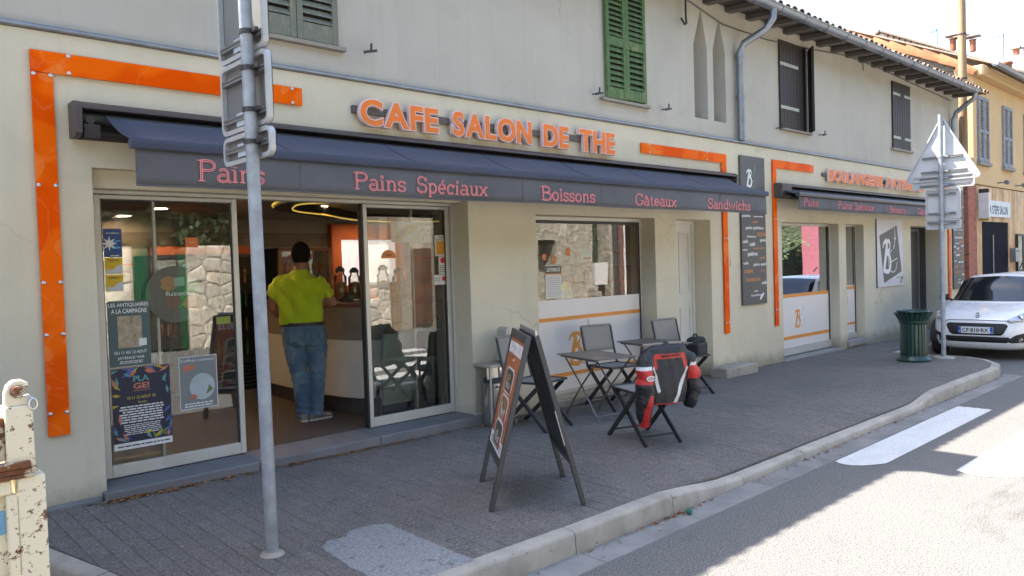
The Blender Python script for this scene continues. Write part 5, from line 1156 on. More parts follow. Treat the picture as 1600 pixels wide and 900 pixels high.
t,fn0=card('price_sheet',4.22,4.74,1.875,2.08,(.6,.63,.62),'white handwritten price sheet with a wrap picture at the top of the right entrance pane',y=.335,cat='poster')
fn=lambda a,b,d:fn0(a-.04,b+.008,d); g=MB(); g.prism([(4.30,1.90),(4.36,1.875),(4.5,1.95),(4.60,2.02),(4.57,2.05),(4.46,2.04),(4.36,2.0)],fn,.0001,.0006,0); g.prism([(4.33,1.91),(4.40,1.92),(4.46,2.0),(4.38,1.99)],fn,.0008,.0012,1)
put_text(g,'LE WRAP',4.62,4.75,2.035,2.052,fn,0,.0005,3); ribbon(g,arc(4.645,1.965,.03,.035,170,-20,8)+[(4.65,1.92),(4.64,1.885)],.008,fn,0,.0006,3); put_text(g,'50',4.695,4.725,1.975,2.0,fn,.01,.0005,3); ribbon(g,arc(4.765,1.965,.022,.04,60,300,8),.006,fn,0,.0006,3); g.build('print',[M('wrap_print',(.4,.36,.13),.6),M('meat_print',(.25,.16,.08),.7),WHT,BLKP],t)
t,fn=card('orange_card',4.712,4.862,1.735,1.945,(.62,.6,.56),'white card with a big orange square at the right edge of the entrance glass')
g=MB(); g.prism([(4.73,1.75),(4.85,1.75),(4.85,1.885),(4.73,1.885)],fn,.0001,.0006,0); put_text(g,'Ticket',4.76,4.83,1.915,1.935,fn,.01,.0006,1); put_text(g,'Restaurant',4.73,4.85,1.893,1.908,fn,.01,.0006,1); g.build('print',[M('card_orange',(.62,.27,.02),.5),BLKP],t)
t,fn=card('red_dot_card',4.755,4.862,1.55,1.73,(.64,.62,.6),'narrow white card with a red dot below the orange card')
g=MB(); g.prism([(4.808+.033*math.cos(R(18*i)),1.69+.03*math.sin(R(18*i))) for i in range(20)],fn,.0001,.0006,0); lines(g,fn,4.77,4.85,1.565,1.645,4,.01,1); g.build('print',[M('card_red',(.55,.03,.04),.5),BLKP],t)
t,fn=card('white_card_sticker',4.69,4.868,1.445,1.545,(.66,.64,.62),'small white card with a red round mark, lowest on the entrance glass edge')
g=MB(); g.prism([(4.815+.026*math.cos(R(18*i)),1.505+.024*math.sin(R(18*i))) for i in range(20)],fn,.0001,.0006,0); lines(g,fn,4.70,4.78,1.48,1.52,2,.008,1); g.build('print',[MATS['card_red'],BLKP],t)
t=root('orange_half_disc',(4.155,GY,1.72),0,'orange half round sticker in the middle of the right entrance pane','sticker')
g=MB(); g.prism(arc(4.155,1.722,.088,.08,0,180,14),bl(GY),0,.002); g.build('sheet',PO,t); g=MB(); put_text(g,'tarte',4.12,4.19,1.745,1.765,bl(GY-.0022),.01,.0005); g.build('print',BLKP,t)
# notices in the middle window
wy=Yw+.0185
t,fn=card('menu_notice',6.235,6.505,1.222,1.605,(.66,.64,.62),'white printed menu notice at the lower left of the middle window',y=wy,cat='poster')
g=MB(); g.prism([(6.235,1.51),(6.505,1.51),(6.505,1.595),(6.235,1.595)],fn,.0001,.0005,2); put_text(g,'LES FORMULES',6.26,6.48,1.53,1.575,fn,.02,.001,3); g.prism([(6.235,1.495),(6.505,1.495),(6.505,1.51),(6.235,1.51)],fn,.0001,.0006,1); lines(g,fn,6.25,6.49,1.235,1.48,11,.009,0); g.build('print',[PG,PO,GRD,WHT],t)
t,fn=card('white_notice',6.847,7.053,1.65,1.782,(.64,.66,.6),'small white notice with red writing in the middle window',y=wy,cat='poster')
g=MB(); lines(g,fn,6.87,7.03,1.71,1.775,3,.009,0); put_text(g,'interdit',6.9,7.03,1.662,1.69,fn,.02,.0006,1); g.build('print',[PG,MATS['card_red']],t)
for i,(x,z,r) in enumerate([(6.225,1.70,.045),(6.385,1.665,.05),(6.63,1.755,.055)]):
    g=MB(); g.prism([(x+r*(1 if j%2 else .7)*math.cos(R(24*j)),z+r*(1 if j%2 else .7)*math.sin(R(24*j))) for j in range(15)],bl(wy),0,.002)
    tag(g.build('orange_flower_sticker',PO),['leftmost orange flower sticker in the middle window','lower orange flower sticker just above the menu notice','larger orange flower sticker in the middle of the middle window'][i],'sticker','orange flower stickers in the middle window')
t=root('tissue_box',(6.645,.33,1.2),0,'pale blue and yellow box standing on the sill inside the middle window','box')
g=MB(); g.box(6.54,6.75,.30,.36,1.2,1.30); g.build('box',M('pale_blue_card',(.5,.62,.6),.6,var=.3,vs=20),t); g=MB(); g.box(6.55,6.74,.305,.355,1.301,1.37); g.build('yellow_pack',M('pale_yellow',(.65,.62,.12),.6,var=.3,vs=25),t,bevel=.01)
# sign, lamp, boxes on the wooden front
t=root('fascia_sign',(22.5,-.06,2.45),0,'white sign board with dark lettering above the black door','sign')
g=MB(); g.box(21.46,23.65,-.07,-.04,2.45,2.86); g.build('board',M('sign_white',(.66,.69,.72),.5),t,bevel=.004)
g=MB(); put_text(g,'LA STÈPE SALON',21.72,23.4,2.52,2.79,lambda a,b,d:(a,-.0702-d,b),.03,.001); g.build('lettering',M('sign_dark',(.04,.07,.1),.5),t)
t=root('blade_sign',(21.05,-.1,2.35),0,'narrow white illuminated blade sign on the wooden wall beside the pole','sign')
g=MB(); g.box(20.98,21.08,-.28,-.05,2.38,3.0); g.build('box',M('blade_white',(.7,.7,.68),.5),t,bevel=.01); g=MB(); g.box(20.99,21.07,-.27,-.06,3.0,3.1); g.build('cap',IRON,t,bevel=.01); g=MB(); g.box(20.99,21.07,-.27,-.06,2.33,2.38); g.build('brass_end',M('brass',(.5,.36,.1),.35,.8),t)
t=root('menu_case',(24.5,-.04,1.05),0,'tall dark framed glass menu case on the wooden wall near the car','case')
g=MB(); frame(g,24.25,24.85,1.0,2.03,-.09,.06,.06); g.build('frame',DKA,t); g=MB(); g.box(24.31,24.79,-.06,-.05,1.06,1.97); g.build('card',M('menu_cream',(.5,.48,.36),.5,var=.5,vs=9),t)
t=root('letter_box',(23.9,-.05,1.25),0,'small grey metal letter box between the black door and the menu case','letter box')
g=MB(); g.box(23.75,24.12,-.16,-.03,1.28,1.65); g.build('body',ZINC,t,bevel=.01); g=MB(); g.box(23.8,24.07,-.165,-.16,1.55,1.58); g.build('slot',DKA,t)
for i,x in enumerate((22.6,24.2)):
    t=root('wall_spotlight',(x,-.2,3.3),0,['left of two small spotlights on the ledge above the sign board','right of two small spotlights on the ledge above the cladding'][i],'lamp','spotlights above the wooden front')
    g=MB(); g.tube([(x,-.05,3.33),(x,-.2,3.33)],.015,6); g.build('arm',ANT,t); g=MB(); g.lathe([(.05,-.06),(.06,.06)],(x,-.25,3.33),12,ax='x'); g.build('head',ANT,t,smooth=40)

for o in bpy.data.objects:
    if o.name.split('.')[0]=='print' and len(o.data.polygons)>60: o['kind']='stuff'
# ---------------------------------------------------------------- terrace furniture
STEEL=M('taupe_steel',(.165,.15,.135),.45,.3,var=.1,bump=.05); BLKS=M('dark_steel',(.045,.043,.045),.45,.3,var=.1,bump=.05)
TEX=M('textilene_grey',(.27,.245,.215),.75,var=.08,bump=.3,bs=300)
def chair(loc,rz,label,steel=BLKS):
    t=root('folding_chair',loc,rz,label,'chair','folding terrace chairs')
    w_=.42
    for s in (-1,1):
        x=s*w_/2
        g=MB(); g.bar((x,.285,.0),(x,-.19,.46),.02,.042,up=(0,1,1)); g.build('leg',steel,t,bevel=.004,local=True)
        x2=s*(w_/2-.028)
        g=MB(); g.bar((x2,-.285,0),(x2,.21,.45),.02,.042,up=(0,1,-1)); g.build('leg',steel,t,bevel=.004,local=True)
        g=MB(); g.tube([(x,-.19,.44),(x,-.235,.6),(x,-.30,.875)],.0125,8); g.build('back_post',steel,t,local=True,smooth=60)
    for y,z,xx in ((.21,.07,w_/2),(-.21,.07,w_/2-.028)):
        g=MB(); g.tube([(-xx,y,z),(xx,y,z)],.009,6); g.build('stretcher',steel,t,local=True)
    g=MB(); g.grid(lambda u,v:((u-.5)*(w_-.02),-.20+.43*v,.455-.012*math.sin(math.pi*u)*math.sin(math.pi*v)+.01*v),8,8)
    o=g.build('seat',TEX,t,local=True,smooth=180); m_=o.modifiers.new('s','SOLIDIFY'); m_.thickness=.006
    g=MB(); g.tube([(-w_/2,-.2,.452),(w_/2,-.2,.452),(w_/2,.235,.462),(-w_/2,.235,.462)],.012,6,closed=True); g.build('seat_frame',steel,t,local=True)
    g=MB(); g.grid(lambda u,v:((u-.5)*(w_),-.238-.068*v-.012*math.sin(math.pi*u),.60+.285*v),8,6)
    o=g.build('backrest',TEX,t,local=True,smooth=180); m_=o.modifiers.new('s','SOLIDIFY'); m_.thickness=.006
    g=MB(); g.tube([(-w_/2,-.306,.885),(0,-.312,.887),(w_/2,-.306,.885)],.011,6); g.build('top_hem',TEX,t,local=True)
    return t
fc=chair((5.56,-1.63,gz(5.5,-1.6)),R(-18.4),'folding chair nearest the road, its back covered by the black motorbike jacket')
chair((6.60,-.42,gz(6.6,-.4)),R(168),'grey folding chair in front of the vinyl logo, behind the nearer table')
chair((7.80,-.52,gz(7.8,-.5)),R(172),'grey folding chair by the white door, holding a black bag')
chair((5.27,-.52,gz(5.3,-.5)),R(188),'folding chair half hidden behind the sandwich board near the pillar')
def table(c,rz,h,sx,sy,label):
    t=root('folding_table',(c[0],c[1],gz(*c)),rz,label,'table','small folding terrace tables')
    g=MB(); g.box(-sx/2,sx/2,-sy/2,sy/2,h-.012,h); g.build('tabletop',STEEL,t,local=True,bevel=.005)
    g=MB()
    for s in (-1,1): g.box(s*(sx/2-.03)-.01,s*(sx/2-.03)+.01,-sy/2+.05,sy/2-.05,h-.03,h-.0125)
    g.build('underframe',STEEL,t,local=True)
    for s in (-1,1):
        x=s*(sx/2-.05)
        g=MB(); g.tube([(x,-sy/2+.05,h-.03),(x,0.0,h*.5),(x,sy/2-.08,0)],.0095,8); g.build('leg',STEEL,t,local=True)
        x=s*(sx/2-.075)
        g=MB(); g.tube([(x,sy/2-.05,h-.03),(x,0,h*.5),(x,-sy/2+.08,0)],.0095,8); g.build('leg',STEEL,t,local=True)
    for y in (-sy/2+.1,sy/2-.1): g=MB(); g.tube([(-sx/2+.05,y,.06),(sx/2-.05,y,.06)],.007,6); g.build('stretcher',STEEL,t,local=True)
table((6.03,-.66),R(-15),.645,.50,.74,'taupe square folding table nearest the sandwich board')
table((7.36,-.42),R(-13),.655,.52,.76,'taupe square folding table between the jacket and the white door')
BLK=M('black_nylon',(.012,.012,.014),.6,var=.3,vs=20,bump=.4,bs=80)
t=root('black_bag',(7.93,-.62,.45),R(10),'black bag with a soft top standing on the chair by the white door','bag')
g=MB(); g.box(-.14,.14,-.1,.1,.0,.17); g.build('body',BLK,t,local=True,bevel=.03,seg=3); g=MB(); g.loft([ell(0,0,.165,.13,.09,16,.7),ell(.01,0,.20,.135,.1,16,.7),ell(.02,0,.225,.1,.07,16,.7)]); g.build('flap',BLK,t,local=True,smooth=60); g=MB(); g.tube([(-.1,0,.2),(-.05,0,.26),(.06,.02,.255),(.1,.02,.2)],.012,6); g.build('handle',BLK,t,local=True)
# ---------------------------------------------------------------- motorbike jacket on the nearest chair
JK=M('jacket_black',(.02,.02,.024),.5,var=.25,vs=14,bump=.8,bs=16,bd=.025); JR=M('jacket_red',(.55,.03,.025),.5,var=.1,vs=14,bump=.2); JW=M('jacket_white',(.68,.68,.68),.5,var=.05,bump=.1); JG_=M('jacket_grey',(.04,.04,.043),.75,var=.25,vs=30,bump=.8,bs=120,bd=.004)
JT=root('motorbike_jacket',(5.585,-1.638,gz(5.5,-1.6)),R(-18.4),'black motorbike jacket with red and white panels hung over the back of a folding chair','jacket')
g=MB(); yb=-.325
g.loft([ell(.0,yb+.05,.36,.205,.07,24,.75),ell(0,yb+.035,.45,.212,.08,24,.75),ell(0,yb+.025,.6,.22,.075,24,.75),ell(0,yb+.02,.72,.232,.072,24,.75),ell(0,yb+.015,.79,.23,.068,24,.75),ell(0,yb+.02,.85,.21,.055,24,.75),ell(0,yb+.03,.875,.13,.05,24,.8)])
L_=[(-.17,yb+.03,.80),(-.225,yb+.0,.735),(-.25,yb-.03,.61),(-.255,yb-.03,.47),(-.25,yb+.0,.33),(-.225,yb+.04,.19)]
R__=[(.17,yb+.03,.80),(.235,yb+.03,.735),(.275,yb+.03,.62),(.30,yb+.05,.49),(.31,yb+.08,.38),(.305,yb+.1,.29)]
g.tube(L_,[.06,.076,.08,.082,.074,.052],16); g.tube(R__,[.06,.074,.074,.074,.068,.055],16)
g.tube([(-.09,yb+.04,.87),(0,yb+.01,.888),(.09,yb+.04,.87)],[.018,.022,.018],8)
def seg(c,P,h):
    d=np.full(len(c),9.)
    for a,b in zip(P,P[1:]):
        a,b=np.array(a),np.array(b); ab=b-a; q=np.clip(((c[:,[0,2]]-a)@ab)/(ab@ab),0,1); d=np.minimum(d,np.linalg.norm(c[:,[0,2]]-(a+q[:,None]*ab),axis=1))
    return d<h
def jmat(c,n):
    m_=np.zeros(len(c),int); x,y,z=c.T; bk=n[:,1]<.25
    arm=np.abs(x)>.215
    m_[(np.abs(x)<.14)&(z<.74)&(z>.37)&bk]=3
    m_[seg(c,[(-.14,.785),(.14,.78)],.02)&bk]=1
    m_[seg(c,[(-.15,.78),(-.15,.69)],.016)&bk]=1; m_[seg(c,[(.14,.78),(.175,.68)],.022)&bk]=1
    m_[seg(c,[(-.185,.69),(-.145,.60),(-.12,.49)],.016)&bk&(np.abs(x)<.212)]=2
    m_[seg(c,[(.19,.66),(.135,.58),(.085,.45),(.05,.36)],.018)&bk]=2
    m_[(np.abs(x+.02)<.13)&(z<.372)]=1
    m_[arm&(z<.68)&(z>.565)]=1; m_[arm&(z>=.68)&(z<.71)]=2
    m_[arm&(x<0)&seg(c,[(-.235,.44),(-.262,.34),(-.25,.20)],.028)&(n[:,1]<.4)]=1
    return m_
# folds pulled into the cloth before it is fused
jk=fused(g,'jacket_shell',.005,[JK,JR,JW,JG_],JT,4,None)
a=np.empty(len(jk.data.vertices)*3); jk.data.vertices.foreach_get('co',a); a=a.reshape(-1,3); nv=np.empty(len(a)*3); jk.data.vertices.foreach_get('normal',nv); nv=nv.reshape(-1,3)
w_=np.sin(a[:,2]*46+np.sin(a[:,0]*17)*2.2)*np.clip((np.abs(a[:,0])-.2)*9,0,1)*.006+np.sin(a[:,0]*60+a[:,2]*9)*.0035*(a[:,2]<.75)+np.sin(a[:,0]*23-a[:,2]*31)*.004+np.abs(np.sin(a[:,2]*70+a[:,0]*35))**3*np.clip((np.abs(a[:,0])-.2)*9,0,1)*.002
a+=nv*w_[:,None]; jk.data.vertices.foreach_set('co',a.ravel()); jk.data.update()
n_=len(jk.data.polygons); c_=np.empty(n_*3); jk.data.polygons.foreach_get('center',c_); nn=np.empty(n_*3); jk.data.polygons.foreach_get('normal',nn)
jk.data.polygons.foreach_set('material_index',jmat(c_.reshape(-1,3),nn.reshape(-1,3)).astype(np.int32))
jf=lambda a,b,d:(a,yb-.056-d,b)
g=MB(); put_text(g,'SPIDI SPORT',-.10,.105,.776,.795,jf,.03,.004); g.build('back_lettering',JK,JT,local=True)
g=MB(); ribbon(g,arc(-.27,.615,.04,.018,20,330,12),.011,lambda a,b,d:(a+.02,yb-.112-d,b),0,.004); ribbon(g,[(-.295,.615),(-.25,.617)],.008,lambda a,b,d:(a+.02,yb-.1125-d,b),0,.005); g.build('sleeve_emblem',JW,JT,local=True)
# ---------------------------------------------------------------- sandwich board
AF=M('board_frame_grey',(.06,.058,.058),.5,var=.1,bump=.05); ABK=M('chalk_black',(.014,.014,.016),.45,var=.1); AOR=M('board_orange',(.42,.125,.045),.5,var=.12,vs=3,bump=.0)
AB=root('sandwich_board',(3.71,-2.02,gz(3.7,-2.02)),R(-125.3),'black framed sandwich board with orange menu poster standing open on the pavement','sandwich board')
H_=1.14; SP=.31; W_=.36
def side(s):          # s=-1 front (poster side), +1 back
    ax=Vector((0,s*SP,0)); top=Vector((0,s*.025,H_)); d=(top-ax); ln=d.length; d.normalize(); nrm=Vector((1,0,0)).cross(d)*(-s)
    if nrm.dot(Vector((0,s,0)))<0: nrm=-nrm
    Pt=lambda x,h,e:Vector((x,0,0))+ax+d*h+nrm*e
    for sx in (-1,1):
        g=MB(); g.bar(Pt(sx*(W_-.024),0,0),Pt(sx*(W_-.024),ln-.002,0),.048,.032,up=nrm); g.build('frame_post',AF,AB,local=True,bevel=.004)
    for h,tt in ((ln-.03,.055),(.30,.05)):
        g=MB(); g.bar(Pt(-W_+.049,h,0),Pt(W_-.049,h,0),.030,tt,up=d); g.build('frame_rail',AF,AB,local=True,bevel=.003)
    g=MB(); g.bar(Pt(-W_+.047,.31,0),Pt(W_-.047,.31,0),.001,.001)
    g=MB(); v=[Pt(x,h,e) for e in (-.006,.006) for x,h in ((-W_+.045,.32),(W_-.045,.32),(W_-.045,ln-.055),(-W_+.045,ln-.055))]; g.add(v,[(0,1,2,3),(7,6,5,4),(0,4,5,1),(1,5,6,2),(2,6,7,3),(3,7,4,0)]); g.build('panel',ABK,AB,local=True)
    return Pt,ln
Pb,lb=side(1); Pf,lf_=side(-1)
pf=lambda a,b,d:Pf(a,b,.0085+d); x0,x1,h0,h1=-W_+.055,W_-.055,.335,lf_-.065
g=MB(); g.prism([(x0,h0),(x1,h0),(x1,h1),(x0,h1)],pf,-.001,.001); PO_=g.build('poster',[AOR],AB,local=True)
g=MB(); put_text(g,'NOS FORMULES',x0+.02,x1-.02,h1-.105,h1-.02,pf,.03,.004,0); put_text(g,'midi',-.03,.03,h1-.15,h1-.13,pf,.01,.002,0)
g.prism([(x0,h0),(x1,h0),(x1,h0+.085),(x0,h0+.085)],pf,.0012,.003,0); lines(g,lambda a,b,d:pf(a,b,d+.0032),x0+.03,x1-.03,h0+.015,h0+.07,3,.007,2)
for i,(cx,cz) in enumerate(((-.01,h1-.29),(-.0,h1-.485),(-.0,h1-.665))):
    oc=lambda r1,r2:[(cx+a*r1,cz+b*r2) for a,b in ((-1,-.7),(-.75,-1),(.75,-1),(1,-.7),(1,.7),(.75,1),(-.75,1),(-1,.7))]
    g.prism(oc(.175,.09),pf,.0012,.0028,0); g.prism(oc(.155,.078),pf,.0028,.0036,1+(i==1)*2)
    for q in range(7): a=random.uniform(-.1,.1); b=random.uniform(-.045,.03); g.prism([(cx+a+.04*math.cos(R(45*j)),cz+b+.022*math.sin(R(45*j))) for j in range(8)],pf,.0036,.0042+.0003*q,random.choice((2,3,4,5)))
    lines(g,lambda a,b,d:pf(a,b,d+.0065),cx-.08,cx+.1,cz-.055,cz-.01,3,.008,0)
    g.prism([(cx+.13+.035*math.cos(R(30*j)),cz-.05+.035*math.sin(R(30*j))) for j in range(12)],pf,.0045,.0066,4)
g.build('poster_print',[MATS['print_white'],M('food_green',(.07,.075,.05),.6,var=.4,vs=25),BLKP,M('food_brown',(.3,.17,.08),.6,var=.4,vs=30),M('food_red',(.4,.08,.04),.6),M('food_cream',(.5,.42,.28),.6,var=.3,vs=30)],PO_,local=True)
g=MB(); g.bar(Pb(-W_+.02,lb+.004,0),Pb(W_-.02,lb+.004,0),.05,.014,up=(0,1,0)); g.build('hinge_bar',SCR,AB,local=True,bevel=.004)
g=MB(); g.bar(Pb(W_-.012,.42,-.018),Pb(W_-.012,.66,-.018),.004,.012,up=(1,0,0)); g.build('stay_strip',M('bright_stay',(.7,.7,.7),.3,.4),AB,local=True)
# ---------------------------------------------------------------- litter bin and ashtray bin
GRB=M('bottle_green_paint',(.010,.042,.034),.35,.1,var=.15,bump=.05,coat=.3)
BC=(12.27,-1.58); bz=gz(*BC)
t=root('litter_bin',(BC[0],BC[1],bz),0,'dark green cast metal litter bin with flared rim standing near the kerb','litter bin')
g=MB(); g.lathe([(.0,0),(.235,0),(.24,.03),(.222,.055),(.205,.075),(.2,.085)],(*BC,bz),32); g.build('base',GRB,t,smooth=40)
g=MB(); g.lathe([(.168,.08),(.168,.70),(.15,.70),(.15,.1),(0,.1)],(*BC,bz),32); g.build('drum',M('bin_liner',(.008,.03,.03),.5),t,smooth=40)
sl=MB(); sl.prism([(-.022,0),(.022,0),(.018,.012),(-.018,.012)],lambda a,b,d:(.172+b+max(0,(d-.56))**1.5*1.1,a*(1+max(0,d-.56)*1.2),d),.08,.56); sl.loft([[(.172+b+max(0,d-.56)**1.4*1.0,a*(1+max(0,d-.56)),d) for a,b in ((-.022,0),(.022,0),(.018,.012),(-.018,.012))] for d in (.56,.6,.65,.7,.735)])
sme=sl.mesh('slat',GRB)
for i in range(22):
    inst('slat',sme,t,(*BC,bz),(0,0,2*math.pi*i/22))
g=MB(); g.lathe([(.19,.725),(.222,.735),(.23,.75),(.222,.765),(.22,.768),(.19,.75),(.19,.735),(.225,.725)],(*BC,bz),32); g.build('rim',GRB,t,smooth=40)
g=MB(); g.lathe([(.19,.575),(.2,.59),(.2,.61),(.19,.62)],(*BC,bz),32); g.build('band',GRB,t,smooth=40)
CHR=M('chrome_panel',(.55,.53,.5),.18,.9,var=.1,bump=.05); BGE=M('beige_bin_shell',(.42,.39,.33),.5,.2)
t=root('ashtray_bin',(5.03,-.16,gz(5,-.16)),0,'beige and chrome wall bin with a black mouth and litter pictogram by the pillar','litter bin')
z=gz(5,-.16)
g=MB(); g.box(4.885,4.905,-.30,-.28,z,.62); g.box(5.20,5.22,-.30,-.28,z,.62); g.box(4.885,4.905,-.05,-.03,z,.62); g.box(5.20,5.22,-.05,-.03,z,.62); g.box(4.885,5.22,-.30,-.03,.62,.645); g.box(4.906,5.199,-.045,-.03,z,.62); g.prism([(5.15,.655),(5.245,.655),(5.26,.95),(5.235,1.0),(5.2,.97),(5.19,.8)],lambda a,b,d:(a,d,b),-.2,-.06); g.build('shell',BGE,t,bevel=.012)
g=MB(); g.lathe([(.13,z+.01),(.13,.42),(.13,.46)],(5.052,-.18,0),24); g.build('drum',CHR,t,smooth=40)
g=MB(); g.lathe([(.118,.41),(.128,.42),(.118,.50),(.06,.53),(0,.53)],(5.052,-.185,.0),20); g.build('black_mouth',DKA,t,smooth=40); g=MB(); g.grid(lambda u,v:(4.925+.255*u,-.2-.07*math.sin(math.pi*u),.50+.115*v),14,4); g.build('hood',CHR,t,smooth=180)
g=MB(); fn=lambda a,b,d:(5.03+a,-.3115+abs(a)*.18-d,b)
ribbon(g,[(.01,.345),(.015,.3),(.01,.24),(.0,.17)],[.02,.035,.03,.014],fn,0,.002); ribbon(g,[(.012,.25),(.03,.17)],.013,fn,.001,.003); ribbon(g,[(.015,.32),(-.025,.29),(-.05,.3)],.012,fn,.001,.003); g.prism([(.012+.014*math.cos(R(36*i)),.368+.014*math.sin(R(36*i))) for i in range(10)],fn,0,.002); ribbon(g,[(-.07,.25),(-.06,.17),(-.03,.17),(-.025,.25)],.009,fn,.001,.003); g.build('pictogram',BLKP,t)
# ---------------------------------------------------------------- signposts
GAL=M('galvanised_steel',(.31,.335,.365),.6,.25,var=.25,vs=9,bump=.2,bs=60); ALB=M('sign_back_aluminium',(.22,.22,.225),.55,.3,var=.1,vs=4,bump=.05); RIM=M('sign_rim_white',(.50,.51,.52),.35,.2,var=.05,bump=.02)
def rrect(y0,y1,z0,z1,r,n=5):
    o=[]
    for cy,cz,a in ((y1-r,z1-r,0),(y0+r,z1-r,90),(y0+r,z0+r,180),(y1-r,z0+r,270)): o+=arc(cy,cz,r,r,a,a+90,n)
    return o
def plate(t,x,poly,depth=.03,lip=.022,name='sign_plate',rails=(),xs=None,mat=None):
    cy=sum(p[0] for p in poly)/len(poly); cz=sum(p[1] for p in poly)/len(poly)
    f=lambda P,xx:[(xx,a,b) for a,b in P]
    ins=offset_in(poly,lip)
    g=MB(); n=len(poly); g.loft([f(poly,x+depth),f(poly,x),f(ins,x),f(ins,x+depth-.006)],caps=False); g.build('rim',RIM,t) if False else None
    pl=MB(); pl.prism(poly,lambda a,b,d:(d,a,b),x+depth-.004,x+depth); p=pl.build(name,mat or ALB,t)
    o=g.build('rim',RIM,p,smooth=40)
    for (z,ya,yb_) in rails:
        g=MB(); g.box(x+.002,x+depth-.005,ya,yb_,z-.016,z+.016); g.box(x-.004,x+.002,ya,yb_,z-.016,z-.006); g.box(x-.004,x+.002,ya,yb_,z+.006,z+.016); g.build('mounting_rail',ALB,p)
        if xs: g=MB(); g.lathe([(xs[2],z-.013),(xs[2]+.006,z-.013),(xs[2]+.006,z+.013),(xs[2],z+.013)],(xs[0],xs[1],0),14); g.bar((xs[0]+.01,xs[1]-.1,z),(xs[0]+.01,xs[1]-xs[2],z),.02,.02); g.bar((xs[0]+.01,xs[1]+xs[2],z),(xs[0]+.01,xs[1]+.06,z),.02,.02); g.build('clamp',BLKS if xs[3] else GAL,p)
    return p
def offset_in(poly,d):
    n=len(poly); o=[]; A=sum(poly[i][0]*poly[(i+1)%n][1]-poly[(i+1)%n][0]*poly[i][1] for i in range(n))
    s=1 if A>0 else -1
    for i in range(n):
        a,b,c=poly[i-1],poly[i],poly[(i+1)%n]; dx,dy=c[0]-a[0],c[1]-a[1]; l=math.hypot(dx,dy); o.append((b[0]-dy/l*d*s,b[1]+dx/l*d*s))
    return o
LX,LY=1.905,-1.775
t=root('sign_post',(LX,LY,gz(LX,LY)),0,'tall galvanised post in front of the entrance carrying three stacked direction plates seen from behind','sign')
g=MB(); g.tube([(LX,LY,gz(LX,LY)-.05),(LX-.024,LY+.02,3.7)],.036,20); g.build('post',GAL,t,smooth=60)
g=MB(); g.lathe([(.07,0),(.06,.012),(.04,.018),(.0305,.02)],(LX,LY,gz(LX,LY)),14); g.build('mortar_collar',CONC,t,smooth=60)
xs=(LX-.016,LY+.013,.038,1)
STK=M('label_white_blue',(.5,.55,.65),.5)
for y0,y1,z0,z1,rl in ((-1.865,-1.255,2.875,3.62,(2.96,3.45)),(-1.885,-1.26,2.45,2.862,(2.53,2.76)),(-1.90,-1.265,2.268,2.438,(2.352,))):
    p=plate(t,LX+.03,rrect(y0,y1,z0,z1,.055),.034,.026,rails=[(z,y0+.03,y1-.03) for z in rl],xs=xs)
    g=MB(); z=rl[0]; g.box(LX+.0345,LX+.0375,-1.70+.12,-1.70+.24,z-.045,z+.03); g.box(LX+.0340,LX+.0344,-1.53,-1.50,z-.04,z+.02); g.build('maker_label',STK,p)
    g=MB(); g.prism(rrect(y0+.02,y1-.02,z0+.02,z1-.02,.04),lambda a,b,d:(d,a,b),LX+.0705,LX+.0715); g.build('sign_face',MATS['print_white'],p)
RX,RY=12.79,-1.83
t=root('sign_post',(RX,RY,gz(RX,RY)),0,'galvanised post by the parked car with a triangular warning sign and plates seen from behind','sign')
g=MB(); g.tube([(RX,RY,gz(RX,RY)-.05),(RX,RY,3.70)],.033,16); g.build('post',GAL,t,smooth=60)
g=MB(); g.lathe([(.16,0),(.15,.02),(.05,.03),(.033,.03)],(RX,RY,gz(RX,RY)),6); g.build('base_plate',CONC,t)
xs=(RX,RY,.033,0)
def tri(cy,zb,w,h,r=.06):
    P=[(cy+w/2,zb),(cy,zb+h),(cy-w/2,zb)]; o=[]
    for i,a0 in ((0,-90),(1,30),(2,150)):
        cx=(P[0][0]+P[1][0]+P[2][0])/3; 
        V0=Vector(P[i]); c=Vector((cy,zb+h/3)); d=(c-V0).normalized(); q=V0+d*r*2
        o+=arc(q.x,q.y,r,r,a0,a0+120,5)
    return o
ALR=M('white_backed_plate',(.56,.57,.585),.4,.15,var=.08,vs=4,bump=.05)  # sign backs given a paler colour to stand for strong sunlight
plate(t,RX+.04,tri(RY,2.70,1.10,.98,.05),.03,.02,rails=[(3.06,RY-.28,RY+.28),(2.84,RY-.34,RY+.3)],xs=xs,mat=ALR)
plate(t,RX+.043,rrect(RY-.44,RY+.43,2.585,2.785,.03),.03,.02,rails=[(2.74,RY-.38,RY+.32),(2.63,RY-.38,RY+.32)],xs=xs,mat=ALR)
plate(t,RX+.04,rrect(RY-.25,RY+.24,2.115,2.575,.03),.03,.02,rails=[(2.50,RY-.18,RY+.2),(2.2,RY-.18,RY+.2)],xs=xs,mat=ALR)
plate(t,RX+.04,rrect(RY-.25,RY+.24,1.96,2.108,.03),.03,.02,rails=[(2.05,RY-.18,RY+.2)],xs=xs,mat=ALR)
